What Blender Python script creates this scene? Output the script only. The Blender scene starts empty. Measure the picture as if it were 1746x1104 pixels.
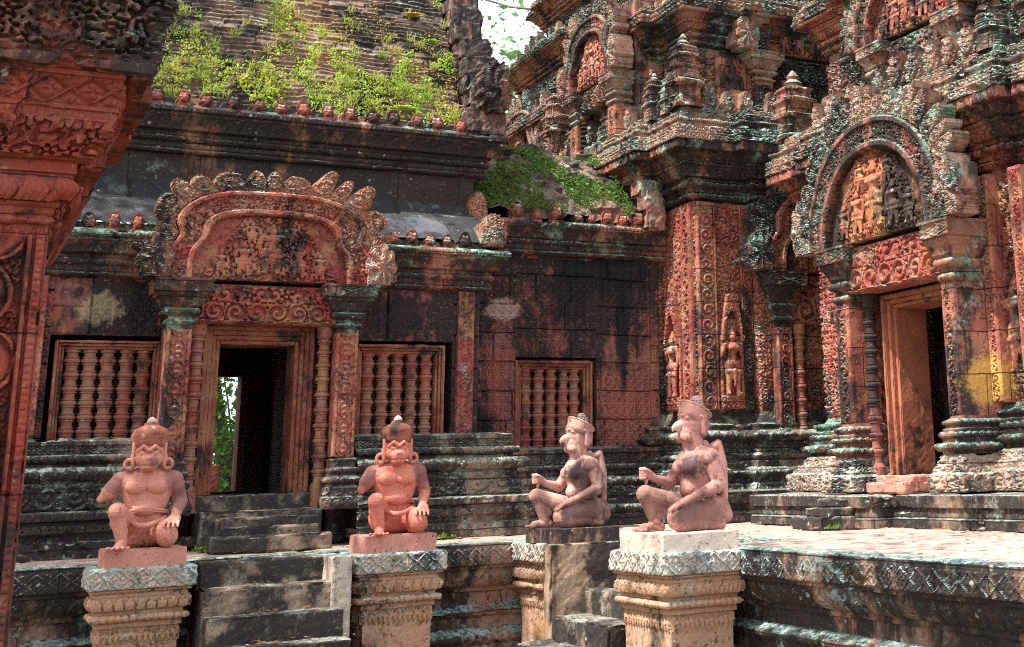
import bpy, math, random
import numpy as np
from mathutils import Matrix, Vector
random.seed(7); np.random.seed(7)
SC = bpy.context.scene
COL = SC.collection
PI = math.pi

# ------------------------------------------------------------------ camera
F_PX, CX, CY, WPX, HPX = 2273.25, 1269.3, 206.4, 1746.0, 1104.0
def cam_axes(yaw, pitch, roll):
    f = np.array([math.sin(yaw)*math.cos(pitch), math.cos(yaw)*math.cos(pitch), math.sin(pitch)])
    r = np.array([math.cos(yaw), -math.sin(yaw), 0.0]); u = np.cross(r, f)
    c, s = math.cos(roll), math.sin(roll)
    return np.array([c*r+s*u, -s*r+c*u, f])
AX = cam_axes(math.radians(30.792), math.radians(14.599), math.radians(-1.870))
cam = bpy.data.cameras.new('camera'); camo = bpy.data.objects.new('camera', cam); COL.objects.link(camo)
camo.matrix_world = Matrix(((AX[0][0], AX[1][0], -AX[2][0], 0), (AX[0][1], AX[1][1], -AX[2][1], 0), (AX[0][2], AX[1][2], -AX[2][2], 0), (0, 0, 0, 1)))
cam.sensor_fit = 'HORIZONTAL'; cam.sensor_width = 36; cam.lens = F_PX*36/WPX
cam.shift_x = (WPX/2-CX)/WPX; cam.shift_y = (CY-HPX/2)/WPX
cam.clip_start = .05; cam.clip_end = 2000
SC.camera = camo

# ------------------------------------------------------------------ sky, sun, exposure
SUN = np.array([-.50, -.06, .86]); SUN /= np.linalg.norm(SUN)
w = bpy.data.worlds.new('World'); SC.world = w; w.use_nodes = True
nt = w.node_tree; bg = nt.nodes['Background']
sky = nt.nodes.new('ShaderNodeTexSky'); sky.sky_type = 'NISHITA'; sky.sun_disc = False
sky.sun_elevation = math.asin(SUN[2]); sky.sun_rotation = math.atan2(SUN[0], SUN[1])
sky.air_density = 1.0; sky.dust_density = 5.0; sky.ozone_density = .6
# thin bright cloud over most of the sky
tc = nt.nodes.new('ShaderNodeTexCoord'); cn = nt.nodes.new('ShaderNodeTexNoise'); cn.inputs['Scale'].default_value = 2.2; cn.inputs['Detail'].default_value = 6; nt.links.new(tc.outputs['Generated'], cn.inputs['Vector'])
cr_ = nt.nodes.new('ShaderNodeMapRange'); nt.links.new(cn.outputs['Fac'], cr_.inputs[0]); cr_.inputs[1].default_value = .30; cr_.inputs[2].default_value = .62; cr_.inputs[3].default_value = .35; cr_.inputs[4].default_value = .95
cm_ = nt.nodes.new('ShaderNodeMix'); cm_.data_type = 'RGBA'; nt.links.new(cr_.outputs[0], cm_.inputs[0]); nt.links.new(sky.outputs[0], cm_.inputs[6]); cm_.inputs[7].default_value = (4.3, 4.75, 5.1, 1)
nt.links.new(cm_.outputs[2], bg.inputs[0]); bg.inputs[1].default_value = .15
sl = bpy.data.lights.new('sun', 'SUN'); sl.energy = 3.1; sl.angle = math.radians(.5); sl.color = (1, .96, .90)
slo = bpy.data.objects.new('sun', sl); COL.objects.link(slo)
slo.rotation_euler = Vector((-SUN[0], -SUN[1], -SUN[2])).to_track_quat('-Z', 'Y').to_euler()
SC.view_settings.view_transform = 'Standard'; SC.view_settings.look = 'None'
SC.view_settings.exposure = 1.74; SC.view_settings.gamma = 1.0
SC.render.engine = 'CYCLES'
SC.cycles.use_denoising = False; SC.cycles.filter_width = 1.05
SC.cycles.max_bounces = 6; SC.cycles.diffuse_bounces = 4; SC.cycles.transparent_max_bounces = 4

def ray(u, v): return AX.T @ np.array([(u-CX)/F_PX, -(v-CY)/F_PX, 1.0])
def at(u, v, ax, c):
    d = ray(u, v); return d*(c/d[ax])

# ------------------------------------------------------------------ noise
def _h(ix, iy, iz, seed):
    n = (ix.astype(np.int64)*374761393 + iy.astype(np.int64)*668265263 + iz.astype(np.int64)*2147483647 + seed*1274126177) & 0xffffffff
    n = ((n ^ (n >> 13))*1274126177) & 0xffffffff
    n = ((n ^ (n >> 16))*2246822519) & 0xffffffff
    n = n ^ (n >> 15)
    return (n & 0xffffff)/float(0xffffff)
def vnoise(P, sc, seed=0):
    Q = np.asarray(P, float)*sc; I = np.floor(Q); T = Q-I; T = T*T*(3-2*T); I = I.astype(np.int64)
    r = 0
    for a in (0, 1):
        wa = T[..., 0] if a else 1-T[..., 0]
        for b in (0, 1):
            wb = T[..., 1] if b else 1-T[..., 1]
            for c in (0, 1):
                wc = T[..., 2] if c else 1-T[..., 2]
                r = r + wa*wb*wc*_h(I[..., 0]+a, I[..., 1]+b, I[..., 2]+c, seed)
    return r
def fbm(P, sc, seed=0, o=3):
    r = 0; a = .5; t = 0
    for k in range(o):
        r = r+a*vnoise(P, sc*2**k, seed+k*17); t += a; a *= .5
    return r/t
def sstep(a, b, x):
    t = np.clip((x-a)/(b-a), 0, 1); return t*t*(3-2*t)
def worley(u, v, cell, seed, jit=.75):
    """nearest jittered cell centre: distance (in cells), angle, random of that cell, second distance"""
    U, V = u/cell, v/cell; iu, iv = np.floor(U).astype(np.int64), np.floor(V).astype(np.int64)
    d1 = np.full(U.shape, 9.); d2 = d1.copy(); an = np.zeros(U.shape); rn = np.zeros(U.shape)
    z = np.zeros(U.shape, np.int64)
    for a in (-1, 0, 1):
        for b in (-1, 0, 1):
            cu, cv = iu+a, iv+b
            px = cu+.5+jit*(_h(cu, cv, z, seed)-.5); py = cv+.5+jit*(_h(cu, cv, z, seed+5)-.5)
            dx, dy = U-px, V-py; d = np.sqrt(dx*dx+dy*dy)
            near = d < d1
            d2 = np.where(near, d1, np.minimum(d2, d))
            an = np.where(near, np.arctan2(dy, dx), an); rn = np.where(near, _h(cu, cv, z, seed+9), rn)
            d1 = np.where(near, d, d1)
    return d1, an, rn, d2

# ------------------------------------------------------------------ carved patterns: height 0..1 from metres along (s) and up (t) a strip of height H
def p_bead(s, t, H):
    du = ((s/H) % 1-.5)*2; dv = (t/H-.5)*2
    return np.sqrt(np.clip(1-du*du-dv*dv*.8, 0, 1))
def p_petal(s, t, H, k=1.0):
    p = H*k; a = np.abs((s/p) % 1-.5)*2; y = t/H
    wd = np.clip(1-y**3, .02, 1)*.97
    h = np.sqrt(np.clip(1-(a/wd)**2, 0, 1))
    rib = .35*sstep(.55, .62, a/wd)*(a/wd < 1)*(y < .93)
    return np.clip(h*.75+rib-.18*(a < .06), 0, 1)
def p_petaldn(s, t, H): return p_petal(s, H-t, H)
def p_leaf(s, t, H):
    p = H*.5; a = np.abs((s/p) % 1-.5)*2; y = t/H
    wd = np.clip(np.sin(np.clip(y*1.15, 0, 1)*PI)*.9, 0.01, 1)
    b = np.abs(((s/p)+.5) % 1-.5)*2
    return np.clip(1-(a/wd)**2, 0, 1)**.5*.9*(y < .87)+.55*(b < .3)*(y > .45)*(y < .95)
def p_loz(s, t, H):
    p = H*1.15; a = np.abs((s/p) % 1-.5)*2; b = np.abs(t/H-.5)*2; d = a+b
    fr = 1-sstep(.05, .13, np.abs(d-.93))
    x = ((s/p) % 1-.5)*2; y = (t/H-.5)*2; r = np.hypot(x, y); th = np.arctan2(y, x)
    fl = np.clip(1-r/.62, 0, 1)**.6*(.55+.45*np.cos(4*th))
    x2 = (((s/p)+.5) % 1-.5)*2; y2 = 1-np.abs(y); r2 = np.hypot(x2, y2); t2 = np.arctan2(y2, x2)
    f2 = np.clip(1-r2/.6, 0, 1)**.6*(.5+.5*np.cos(5*t2))
    return np.maximum(np.maximum(fr*.8, fl), f2)
def spiral(x, y, R, sg, turns=9.):
    r = np.hypot(x, y)/R; th = np.arctan2(y, x)
    h = .5+.5*np.cos(sg*th-turns*r)
    return np.where(r < 1, np.maximum(h*(1-.35*r), np.clip(1-r/.22, 0, 1)*1.1), 0)
def p_scroll(s, t, H):
    p = H*.95; k = np.floor(s/p); x = (s/p-k-.5)*p; y = t-H/2
    sg = np.where(k % 2 == 0, 1., -1.)
    h = spiral(x, y, H*.46, sg)
    d, an, rn, d2 = worley(s, t, H*.16, 31)
    lf = sstep(.66, .46, d)*.7
    return np.maximum(sstep(.25, .6, h)*(.55+.45*h), np.where(np.hypot(x, y) > H*.43, lf, 0))
def p_foliage(s, t, H, cell=.06, seed=3):
    """carved scrolls: crisp flat-topped curls with deep cut ground, small leaves between"""
    d, an, rn, d2 = worley(s, t, cell, seed, .38)
    sg = np.where(rn > .5, 1., -1.); r = d/.60
    cur = sstep(.30, .52, .5+.5*np.cos(sg*an-7.5*d+rn*20)); pet = sstep(.25, .5, .5+.5*np.cos(an*5+rn*9))*(r > .42)
    ros = np.where(rn < .35, np.maximum(pet, r < .30), np.maximum(cur, r < .2))*(r < 1)*(1.05-.35*r)
    e, an2, rn2, e2 = worley(s+3.3, t, cell*.42, seed+4)
    sm = sstep(.66, .48, e)*.62*(r >= .98)
    return np.clip(np.maximum(ros, sm), 0, 1)
def p_fine(s, t, H): return p_foliage(s, t, H, .04, 8)
def p_diaper(s, t, H, p=.088):
    x = ((s/p) % 1-.5)*2; y = ((t/p) % 1-.5)*2; r = np.hypot(x, y); th = np.arctan2(y, x)
    fl = np.clip(1-r/.8, 0, 1)**.5*(.55+.45*np.cos(4*th+PI))
    kn = np.clip(1-r/.26, 0, 1)**.5
    bo = sstep(.86, .92, np.maximum(np.abs(x), np.abs(y)))*.55
    c = np.hypot(np.abs(x)-.86, np.abs(y)-.86); cr = np.clip(1-c/.42, 0, 1)**.5*.6
    return np.maximum(np.maximum(fl, kn), np.maximum(bo, cr))
def p_chain(s, t, H):
    p = H*1.25; a = np.abs((s/p) % 1-.5)*2; b = np.abs(t/H-.5)*2
    y = (s/p) % 1
    wd = np.clip(np.sin(PI*y**.8)*.86, .02, 1)
    edge = (1-sstep(.05, .16, np.abs(b-wd)))*.9
    ins = np.clip(1-(b/(wd*.62))**2, 0, 1)**.5*(.6+.4*np.cos(y*22+b*4))*(y < .9)
    return np.maximum(edge, ins)
def p_lace(s, t, H):      # fine scrollwork, mirrored about a central stem
    x = np.abs(t-H/2); p = H*.62; k = np.floor(s/p); y = s-(k+.5)*p
    a = spiral(x-H*.25, y, H*.24, 1., 8.); d, an, rn, d2 = worley(x, s, H*.15, 41)
    return np.maximum(np.maximum(a, np.clip(1-d/.6, 0, 1)**.5*.7*(a <= .02)), np.clip(1-x/(H*.05), 0, 1)**.5*.9)
def p_dent(s, t, H): return ((s/(H*.9)) % 1 < .6)*1.0
PATS = dict(bead=p_bead, petal=p_petal, petaldn=p_petaldn, leaf=p_leaf, loz=p_loz, scroll=p_scroll, foliage=p_foliage, fine=p_fine, diaper=p_diaper, chain=p_chain, dent=p_dent, lace=p_lace)

# ------------------------------------------------------------------ mesh building
class MB:
    def __init__(s): s.V = []; s.F = []; s.n = 0
    def add(s, V, F):
        V = np.asarray(V, float).reshape(-1, 3); s.V.append(V)
        for f in (F if isinstance(F, list) else [F]): s.F.append(np.asarray(f, np.int64)+s.n)
        s.n += len(V); return s
    def mesh(s, name, origin=(0, 0, 0), smooth=False):
        V = np.concatenate(s.V)-np.array(origin, float); me = bpy.data.meshes.new(name)
        me.vertices.add(len(V)); me.vertices.foreach_set('co', V.astype(np.float32).ravel())
        li = np.concatenate([f.ravel() for f in s.F]); tot = np.concatenate([np.full(len(f), f.shape[1]) for f in s.F])
        st = np.concatenate([[0], np.cumsum(tot)[:-1]])
        me.loops.add(len(li)); me.loops.foreach_set('vertex_index', li.astype(np.int32))
        me.polygons.add(len(tot)); me.polygons.foreach_set('loop_start', st.astype(np.int32)); me.polygons.foreach_set('loop_total', tot.astype(np.int32))
        me.polygons.foreach_set('use_smooth', np.full(len(tot), bool(smooth)))
        me.update(calc_edges=True); me.validate(); return me
def root(name, label, cat, loc, group=None, rz=0, kind=None):
    o = bpy.data.objects.new(name, None); COL.objects.link(o); o.location = loc; o.rotation_euler = (0, 0, rz)
    o.empty_display_size = .1
    o['label'] = label; o['category'] = cat
    if group: o['group'] = group
    if kind: o['kind'] = kind
    return o
def wloc(o):
    v = Vector((0, 0, 0))
    while o is not None: v = v+o.location; o = o.parent
    return v
def part(name, mb, mat, parent=None, smooth=False, origin=None):
    """mesh given in world metres (or in the parent's frame when origin is (0,0,0))"""
    og = origin if origin is not None else (tuple(wloc(parent)) if parent is not None else (0, 0, 0))
    me = mb.mesh(name, og, smooth); o = bpy.data.objects.new(name, me); COL.objects.link(o)
    if mat: me.materials.append(mat)
    if parent is not None: o.parent = parent
    return o
def top(name, mb, mat, label, cat=None, kind=None, group=None, smooth=False, origin=(0, 0, 0)):
    o = part(name, mb, mat, None, smooth, origin=origin); o.location = origin
    if label: o['label'] = label
    if cat: o['category'] = cat
    if kind: o['kind'] = kind
    if group: o['group'] = group
    return o
def dup(src, parent, off):
    c = src.copy(); COL.objects.link(c); c.parent = parent; c.location = Vector(src.location)+Vector(off); return c
def gridfaces(n, m, cu=False, cv=False):
    I, J = np.meshgrid(np.arange(n if cu else n-1), np.arange(m if cv else m-1), indexing='ij')
    a = I*m+J; b = ((I+1) % n)*m+J; c = ((I+1) % n)*m+(J+1) % m; d = I*m+(J+1) % m
    return np.stack([a, b, c, d], -1).reshape(-1, 4)

class Prof:
    """vertical section of a moulding, from the bottom up: (out, z, pattern, t, H, amp)"""
    def __init__(s, out, z): s.o, s.z = out, z; s.S = [(out, z, None, 0, 1, 0)]
    def _run(s, pts, pat, amp):
        L = sum(math.hypot(pts[i+1][0]-pts[i][0], pts[i+1][1]-pts[i][1]) for i in range(len(pts)-1)); t = 0
        pr = pts[0]
        for k, p in enumerate(pts):
            t += math.hypot(p[0]-pr[0], p[1]-pr[1]); pr = p
            if k == 0 and not pat: continue
            s.S.append((p[0], p[1], pat, t, L, amp))
        s.o, s.z = pts[-1]; return s
    def to(s, do, dz):
        n = max(1, int(math.hypot(do, dz)/.03)); o, z = s.o, s.z
        return s._run([(o+do*k/n, z+dz*k/n) for k in range(n+1)], None, 0)
    def band(s, h, pat=None, amp=.01, do=0, st=.008):
        n = max(3, int(math.hypot(h, do)/st)); o, z = s.o, s.z
        return s._run([(o+do*k/n, z+h*k/n) for k in range(n+1)], pat, amp)
    def bulge(s, h, r, pat=None, amp=.01, st=.008):
        n = max(6, int(h*1.4/st)); o, z = s.o, s.z
        return s._run([(o+r*math.sin(PI*k/n), z+h*k/n) for k in range(n+1)], pat, amp)
    def cyma(s, h, do, pat=None, amp=.01, st=.008):
        n = max(6, int(math.hypot(h, do)/st)); o, z = s.o, s.z
        return s._run([(o+do*(k/n)**1.8, z+h*k/n) for k in range(n+1)], pat, amp)
    def ovolo(s, h, do, pat=None, amp=.01, st=.008):
        n = max(6, int(math.hypot(h, do)/st)); o, z = s.o, s.z
        return s._run([(o+do*(1-(1-k/n)**1.8), z+h*k/n) for k in range(n+1)], pat, amp)

def sweep(path, prof, closed=False, st=.011, wear=.004, chip=.012, seed=0, cap=None, s0=0.):
    P = [np.array(p, float) for p in path]; n = len(P)
    seg = [(i, (i+1) % n) for i in range(n if closed else n-1)]
    D = []; 
    for a, b in seg:
        d = P[b]-P[a]; D.append(d/np.linalg.norm(d))
    N = [np.array([d[1], -d[0]]) for d in D]
    M = []
    for i in range(n):
        if closed: a, b = N[i-1], N[i]
        else: a, b = N[max(0, i-1)], N[min(i, len(N)-1)]
        m = a+b; m = m/max(.3, np.dot(m, m))*2 if np.dot(m, m) > .05 else a
        M.append(m)
    cols = []
    s = s0
    for k, (a, b) in enumerate(seg):
        L = np.linalg.norm(P[b]-P[a]); c = max(1, int(math.ceil(L/st)))
        for q in range(c):
            t = q/c; cols.append((a, b, t, s+L*t, N[k] if q else M[a]))
        s += L
    if not closed: a, b = seg[-1]; cols.append((a, b, 1., s, N[-1]))
    A = np.array([P[c[0]]*(1-c[2])+P[c[1]]*c[2] for c in cols]); MM = np.array([M[c[0]]*(1-c[2])+M[c[1]]*c[2] for c in cols])
    S = np.array([c[3] for c in cols]); NN = np.array([c[4]/np.linalg.norm(c[4]) for c in cols])
    pr = prof.S; o = np.array([p[0] for p in pr]); z = np.array([p[1] for p in pr])
    V = np.zeros((len(cols), len(pr), 3))
    V[..., :2] = A[:, None, :]+MM[:, None, :]*o[None, :, None]; V[..., 2] = z[None]
    do, dz = np.gradient(o), np.gradient(z); ln = np.hypot(do, dz)+1e-9; no, nz = dz/ln, -do/ln
    Hh = np.zeros((len(cols), len(pr)))
    names = [p[2] for p in pr]
    j = 0
    while j < len(pr):
        if names[j]:
            k = j
            while k+1 < len(pr) and names[k+1] == names[j] and pr[k+1][3] > pr[k][3]: k += 1
            t = np.array([p[3] for p in pr[j:k+1]]); H = pr[j][4]
            ss, tt = np.meshgrid(S, t, indexing='ij')
            Hh[:, j:k+1] = PATS[names[j]](ss, tt, H)*pr[j][5]*(np.minimum(1, np.minimum(t, H-t)/(.06*H)+.0))[None]
            j = k+1
        else: j += 1
    if wear or chip:
        nz3 = fbm(V, 7., seed+3); fine = vnoise(V, 34., seed+5)
        Hh = Hh+(nz3-.5)*wear*3+(fine-.5)*wear
        if chip: Hh = Hh-chip*sstep(.64, .72, fbm(V, 5.5, seed+11))*(.5+vnoise(V, 22., seed))
    V[..., :2] += NN[:, None, :]*(Hh*no[None])[..., None]; V[..., 2] += Hh*nz[None]
    F = gridfaces(len(cols), len(pr), closed, False)
    mb = MB().add(V, F)
    if cap is not None and closed:      # close the top with a fan
        c = V[:, -1].mean(0); k = len(cols); W = np.concatenate([V[:, -1], c[None]])
        mb.add(W, np.array([[i, (i+1) % k, k] for i in range(k)]))
    return mb
def join(*ms):
    r = MB()
    for m in ms:
        b = r.n
        r.V += m.V; r.F += [f+b for f in m.F]; r.n += m.n
    return r

def relief(O, U, V, w, h, fun, amp=.014, st=.009, depth=.12, mask=None, wear=.004, seed=0, side=True, bulge=None):
    """carved slab: front face at O + U*u + V*v, raised by fun (0..1)*amp; rim runs back by depth"""
    O, U, V = (np.array(a, float) for a in (O, U, V)); N = np.cross(U, V)
    n, m = max(2, int(w/st)+1), max(2, int(h/st)+1)
    u, v = np.meshgrid(np.linspace(0, w, n), np.linspace(0, h, m), indexing='ij')
    H = fun(u, v) if fun else np.zeros(u.shape)
    if mask is None:
        e = np.minimum(np.minimum(u, w-u), np.minimum(v, h-v)); H = H*sstep(0, .012, e)
    P = O+U*u[..., None]+V*v[..., None]
    nn = (fbm(P, 7., seed+2)-.5)*wear*3+(vnoise(P, 40., seed)-.5)*wear
    P = P+N*(H*amp+nn)[..., None]
    if bulge is not None: P = P+N*bulge(u, v)[..., None]
    F = gridfaces(n, m)
    if mask is not None:
        k = mask(u, v); k = k[:-1, :-1] & k[1:, :-1] & k[:-1, 1:] & k[1:, 1:]; F = F[k.ravel()]
    Vv = P.reshape(-1, 3); fs = [F]
    if side and len(F):
        ed = np.concatenate([F[:, [i, (i+1) % 4]] for i in range(4)])
        key = np.sort(ed, 1)[:, 0]*(n*m)+np.sort(ed, 1)[:, 1]
        _, ix, ct = np.unique(key, return_index=True, return_counts=True)
        be = ed[ix[ct == 1]]
        vs, inv = np.unique(be, return_inverse=True); inv = inv.reshape(be.shape)
        base = len(Vv); bk = Vv[vs]-N*depth
        Vv = np.concatenate([Vv, bk]); a, b = be[:, 0], be[:, 1]
        fs.append(np.stack([b, a, base+inv[:, 0], base+inv[:, 1]], -1))
    return MB().add(Vv, fs)

def lathe(prof, c, n=20, rot=0., sq=None):
    pr = np.array(prof, float); th = np.arange(n)*2*PI/n+rot
    r = pr[:, 0][None]*np.ones((n, 1))
    if sq: # polygonal section with sq sides
        a = (th+PI/sq) % (2*PI/sq)-PI/sq; r = r*(math.cos(PI/sq)/np.cos(a))[:, None]
    V = np.stack([c[0]+r*np.cos(th)[:, None], c[1]+r*np.sin(th)[:, None], np.broadcast_to(c[2]+pr[:, 1][None], r.shape)], -1)
    mb = MB().add(V, gridfaces(n, len(pr), True, False))
    return mb
def block(x0, x1, y0, y1, z0, z1, r=.012, st=.035, wear=.006, seed=0, chip=.02):
    """worn stone block: rounded box with noise"""
    lo = np.array([x0, y0, z0]); hi = np.array([x1, y1, z1]); mb = MB()
    for ax in range(3):
        a, b = [i for i in range(3) if i != ax]
        na = max(3, int((hi[a]-lo[a])/st)+2); nb = max(3, int((hi[b]-lo[b])/st)+2)
        def lin(l, h, k):
            t = np.linspace(0, 1, k); q = l+(h-l)*t
            return np.unique(np.concatenate([q, [l+r*.3, l+r, h-r, h-r*.3]]))
        A, B = np.meshgrid(lin(lo[a], hi[a], na), lin(lo[b], hi[b], nb), indexing='ij')
        for s in (0, 1):
            P = np.zeros(A.shape+(3,)); P[..., a] = A; P[..., b] = B; P[..., ax] = hi[ax] if s else lo[ax]
            I = np.clip(P, lo+r, hi-r); d = P-I; ln = np.linalg.norm(d, axis=-1, keepdims=True); nd = d/np.maximum(ln, 1e-6)
            edge = ((np.abs(d) > r*.2).sum(-1) > 1)
            P = I+nd*r
            nz = (fbm(P, 6., seed+1)-.5)*wear*3+(vnoise(P, 30., seed)-.5)*wear-np.where(edge, chip*sstep(.5, .7, vnoise(P, 9., seed+7)), 0)
            P = P+nd*nz[..., None]
            F = gridfaces(*A.shape)
            if (s == 0) ^ (ax == 1): F = F[:, ::-1]
            mb.add(P, F)
    return mb
def sphere(c, r, nu=14, nv=9):
    th = np.linspace(0, PI, nv); ph = np.arange(nu)*2*PI/nu
    T, Pp = np.meshgrid(th, ph, indexing='ij')
    r = np.array(r if hasattr(r, '__len__') else (r, r, r), float)
    V = np.array(c, float)+np.stack([np.sin(T)*np.cos(Pp), np.sin(T)*np.sin(Pp), -np.cos(T)], -1)*r
    return MB().add(V, gridfaces(nv, nu, False, True)[:, ::-1])
def tcap(a, b, ra, rb, n=14, k=5):
    """tapered capsule"""
    a, b = np.array(a, float), np.array(b, float); d = b-a; L = np.linalg.norm(d); d = d/max(L, 1e-9)
    x = np.cross(d, [0, 0, 1.] if abs(d[2]) < .9 else [1., 0, 0]); x /= np.linalg.norm(x); y = np.cross(d, x)
    rings = [(-ra*math.cos(t), ra*math.sin(t)) for t in np.linspace(.02, PI/2, k)]+[(L+rb*math.sin(t), rb*math.cos(t)) for t in np.linspace(0, PI/2-.02, k)]
    ph = np.arange(n)*2*PI/n
    V = np.array([[a+d*h+(x*math.cos(p)+y*math.sin(p))*r for p in ph] for h, r in rings])
    mb = MB().add(V, gridfaces(len(rings), n, False, True)[:, ::-1])
    e = len(rings)-1
    mb.add(np.concatenate([V[0], V[e]]), [np.array([list(range(n))]), np.array([list(range(2*n-1, n-1, -1))])])
    return mb
def tube(pts, r, n=8, closed=False):
    P = [np.array(p, float) for p in pts]; k = len(P); V = []
    for i, p in enumerate(P):
        d = P[(i+1) % k]-P[i-1] if closed else P[min(i+1, k-1)]-P[max(i-1, 0)]
        d = d/np.linalg.norm(d); x = np.cross(d, [0, 0, 1.] if abs(d[2]) < .9 else [1., 0, 0]); x /= np.linalg.norm(x); y = np.cross(d, x)
        rr = r[i] if hasattr(r, '__len__') else r
        V.append([p+(x*math.cos(q)+y*math.sin(q))*rr for q in np.arange(n)*2*PI/n])
    return MB().add(np.array(V), gridfaces(k, n, closed, True)[:, ::-1])

# ------------------------------------------------------------------ materials
class NT:
    def __init__(s, name):
        s.m = bpy.data.materials.new(name); s.m.use_nodes = True; s.t = s.m.node_tree; s.b = s.t.nodes['Principled BSDF']
    def n(s, ty, **k):
        o = s.t.nodes.new(ty)
        for a, v in k.items(): setattr(o, a, v)
        return o
    def l(s, a, b): s.t.links.new(a, b)
    def math(s, op, a, b=None, c=None, clamp=False):
        o = s.n('ShaderNodeMath', operation=op); o.use_clamp = clamp
        for i, x in enumerate((a, b, c)):
            if x is None: continue
            if isinstance(x, (int, float)): o.inputs[i].default_value = x
            else: s.l(x, o.inputs[i])
        return o.outputs[0]
    def mix(s, f, a, b, bt='MIX'):
        o = s.n('ShaderNodeMix', data_type='RGBA', blend_type=bt)
        for i, x in ((0, f), (6, a), (7, b)):
            if isinstance(x, (int, float)): o.inputs[i].default_value = x
            elif isinstance(x, tuple): o.inputs[i].default_value = x+(1,)
            else: s.l(x, o.inputs[i])
        return o.outputs[2]
    def pos(s): 
        if not hasattr(s, '_p'): s._p = s.n('ShaderNodeNewGeometry')
        return s._p.outputs['Position']
    def nrm(s): s.pos(); return s._p.outputs['Normal']
    def noise(s, sc, det=4, vec=None, stretch=None, rough=.6, off=0.):
        v = vec or s.pos()
        if stretch or off:
            mp = s.n('ShaderNodeMapping'); s.l(v, mp.inputs[0]); mp.inputs['Scale'].default_value = stretch or (1, 1, 1); mp.inputs['Location'].default_value = (off, off*.7, off*1.3); v = mp.outputs[0]
        o = s.n('ShaderNodeTexNoise'); o.inputs['Scale'].default_value = sc; o.inputs['Detail'].default_value = det; o.inputs['Roughness'].default_value = rough
        s.l(v, o.inputs['Vector']); return o.outputs['Fac']
    def ramp(s, f, a, b):
        o = s.n('ShaderNodeMapRange', interpolation_type='SMOOTHSTEP'); s.l(f, o.inputs[0]); o.inputs[1].default_value = a; o.inputs[2].default_value = b
        return o.outputs[0]

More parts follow.
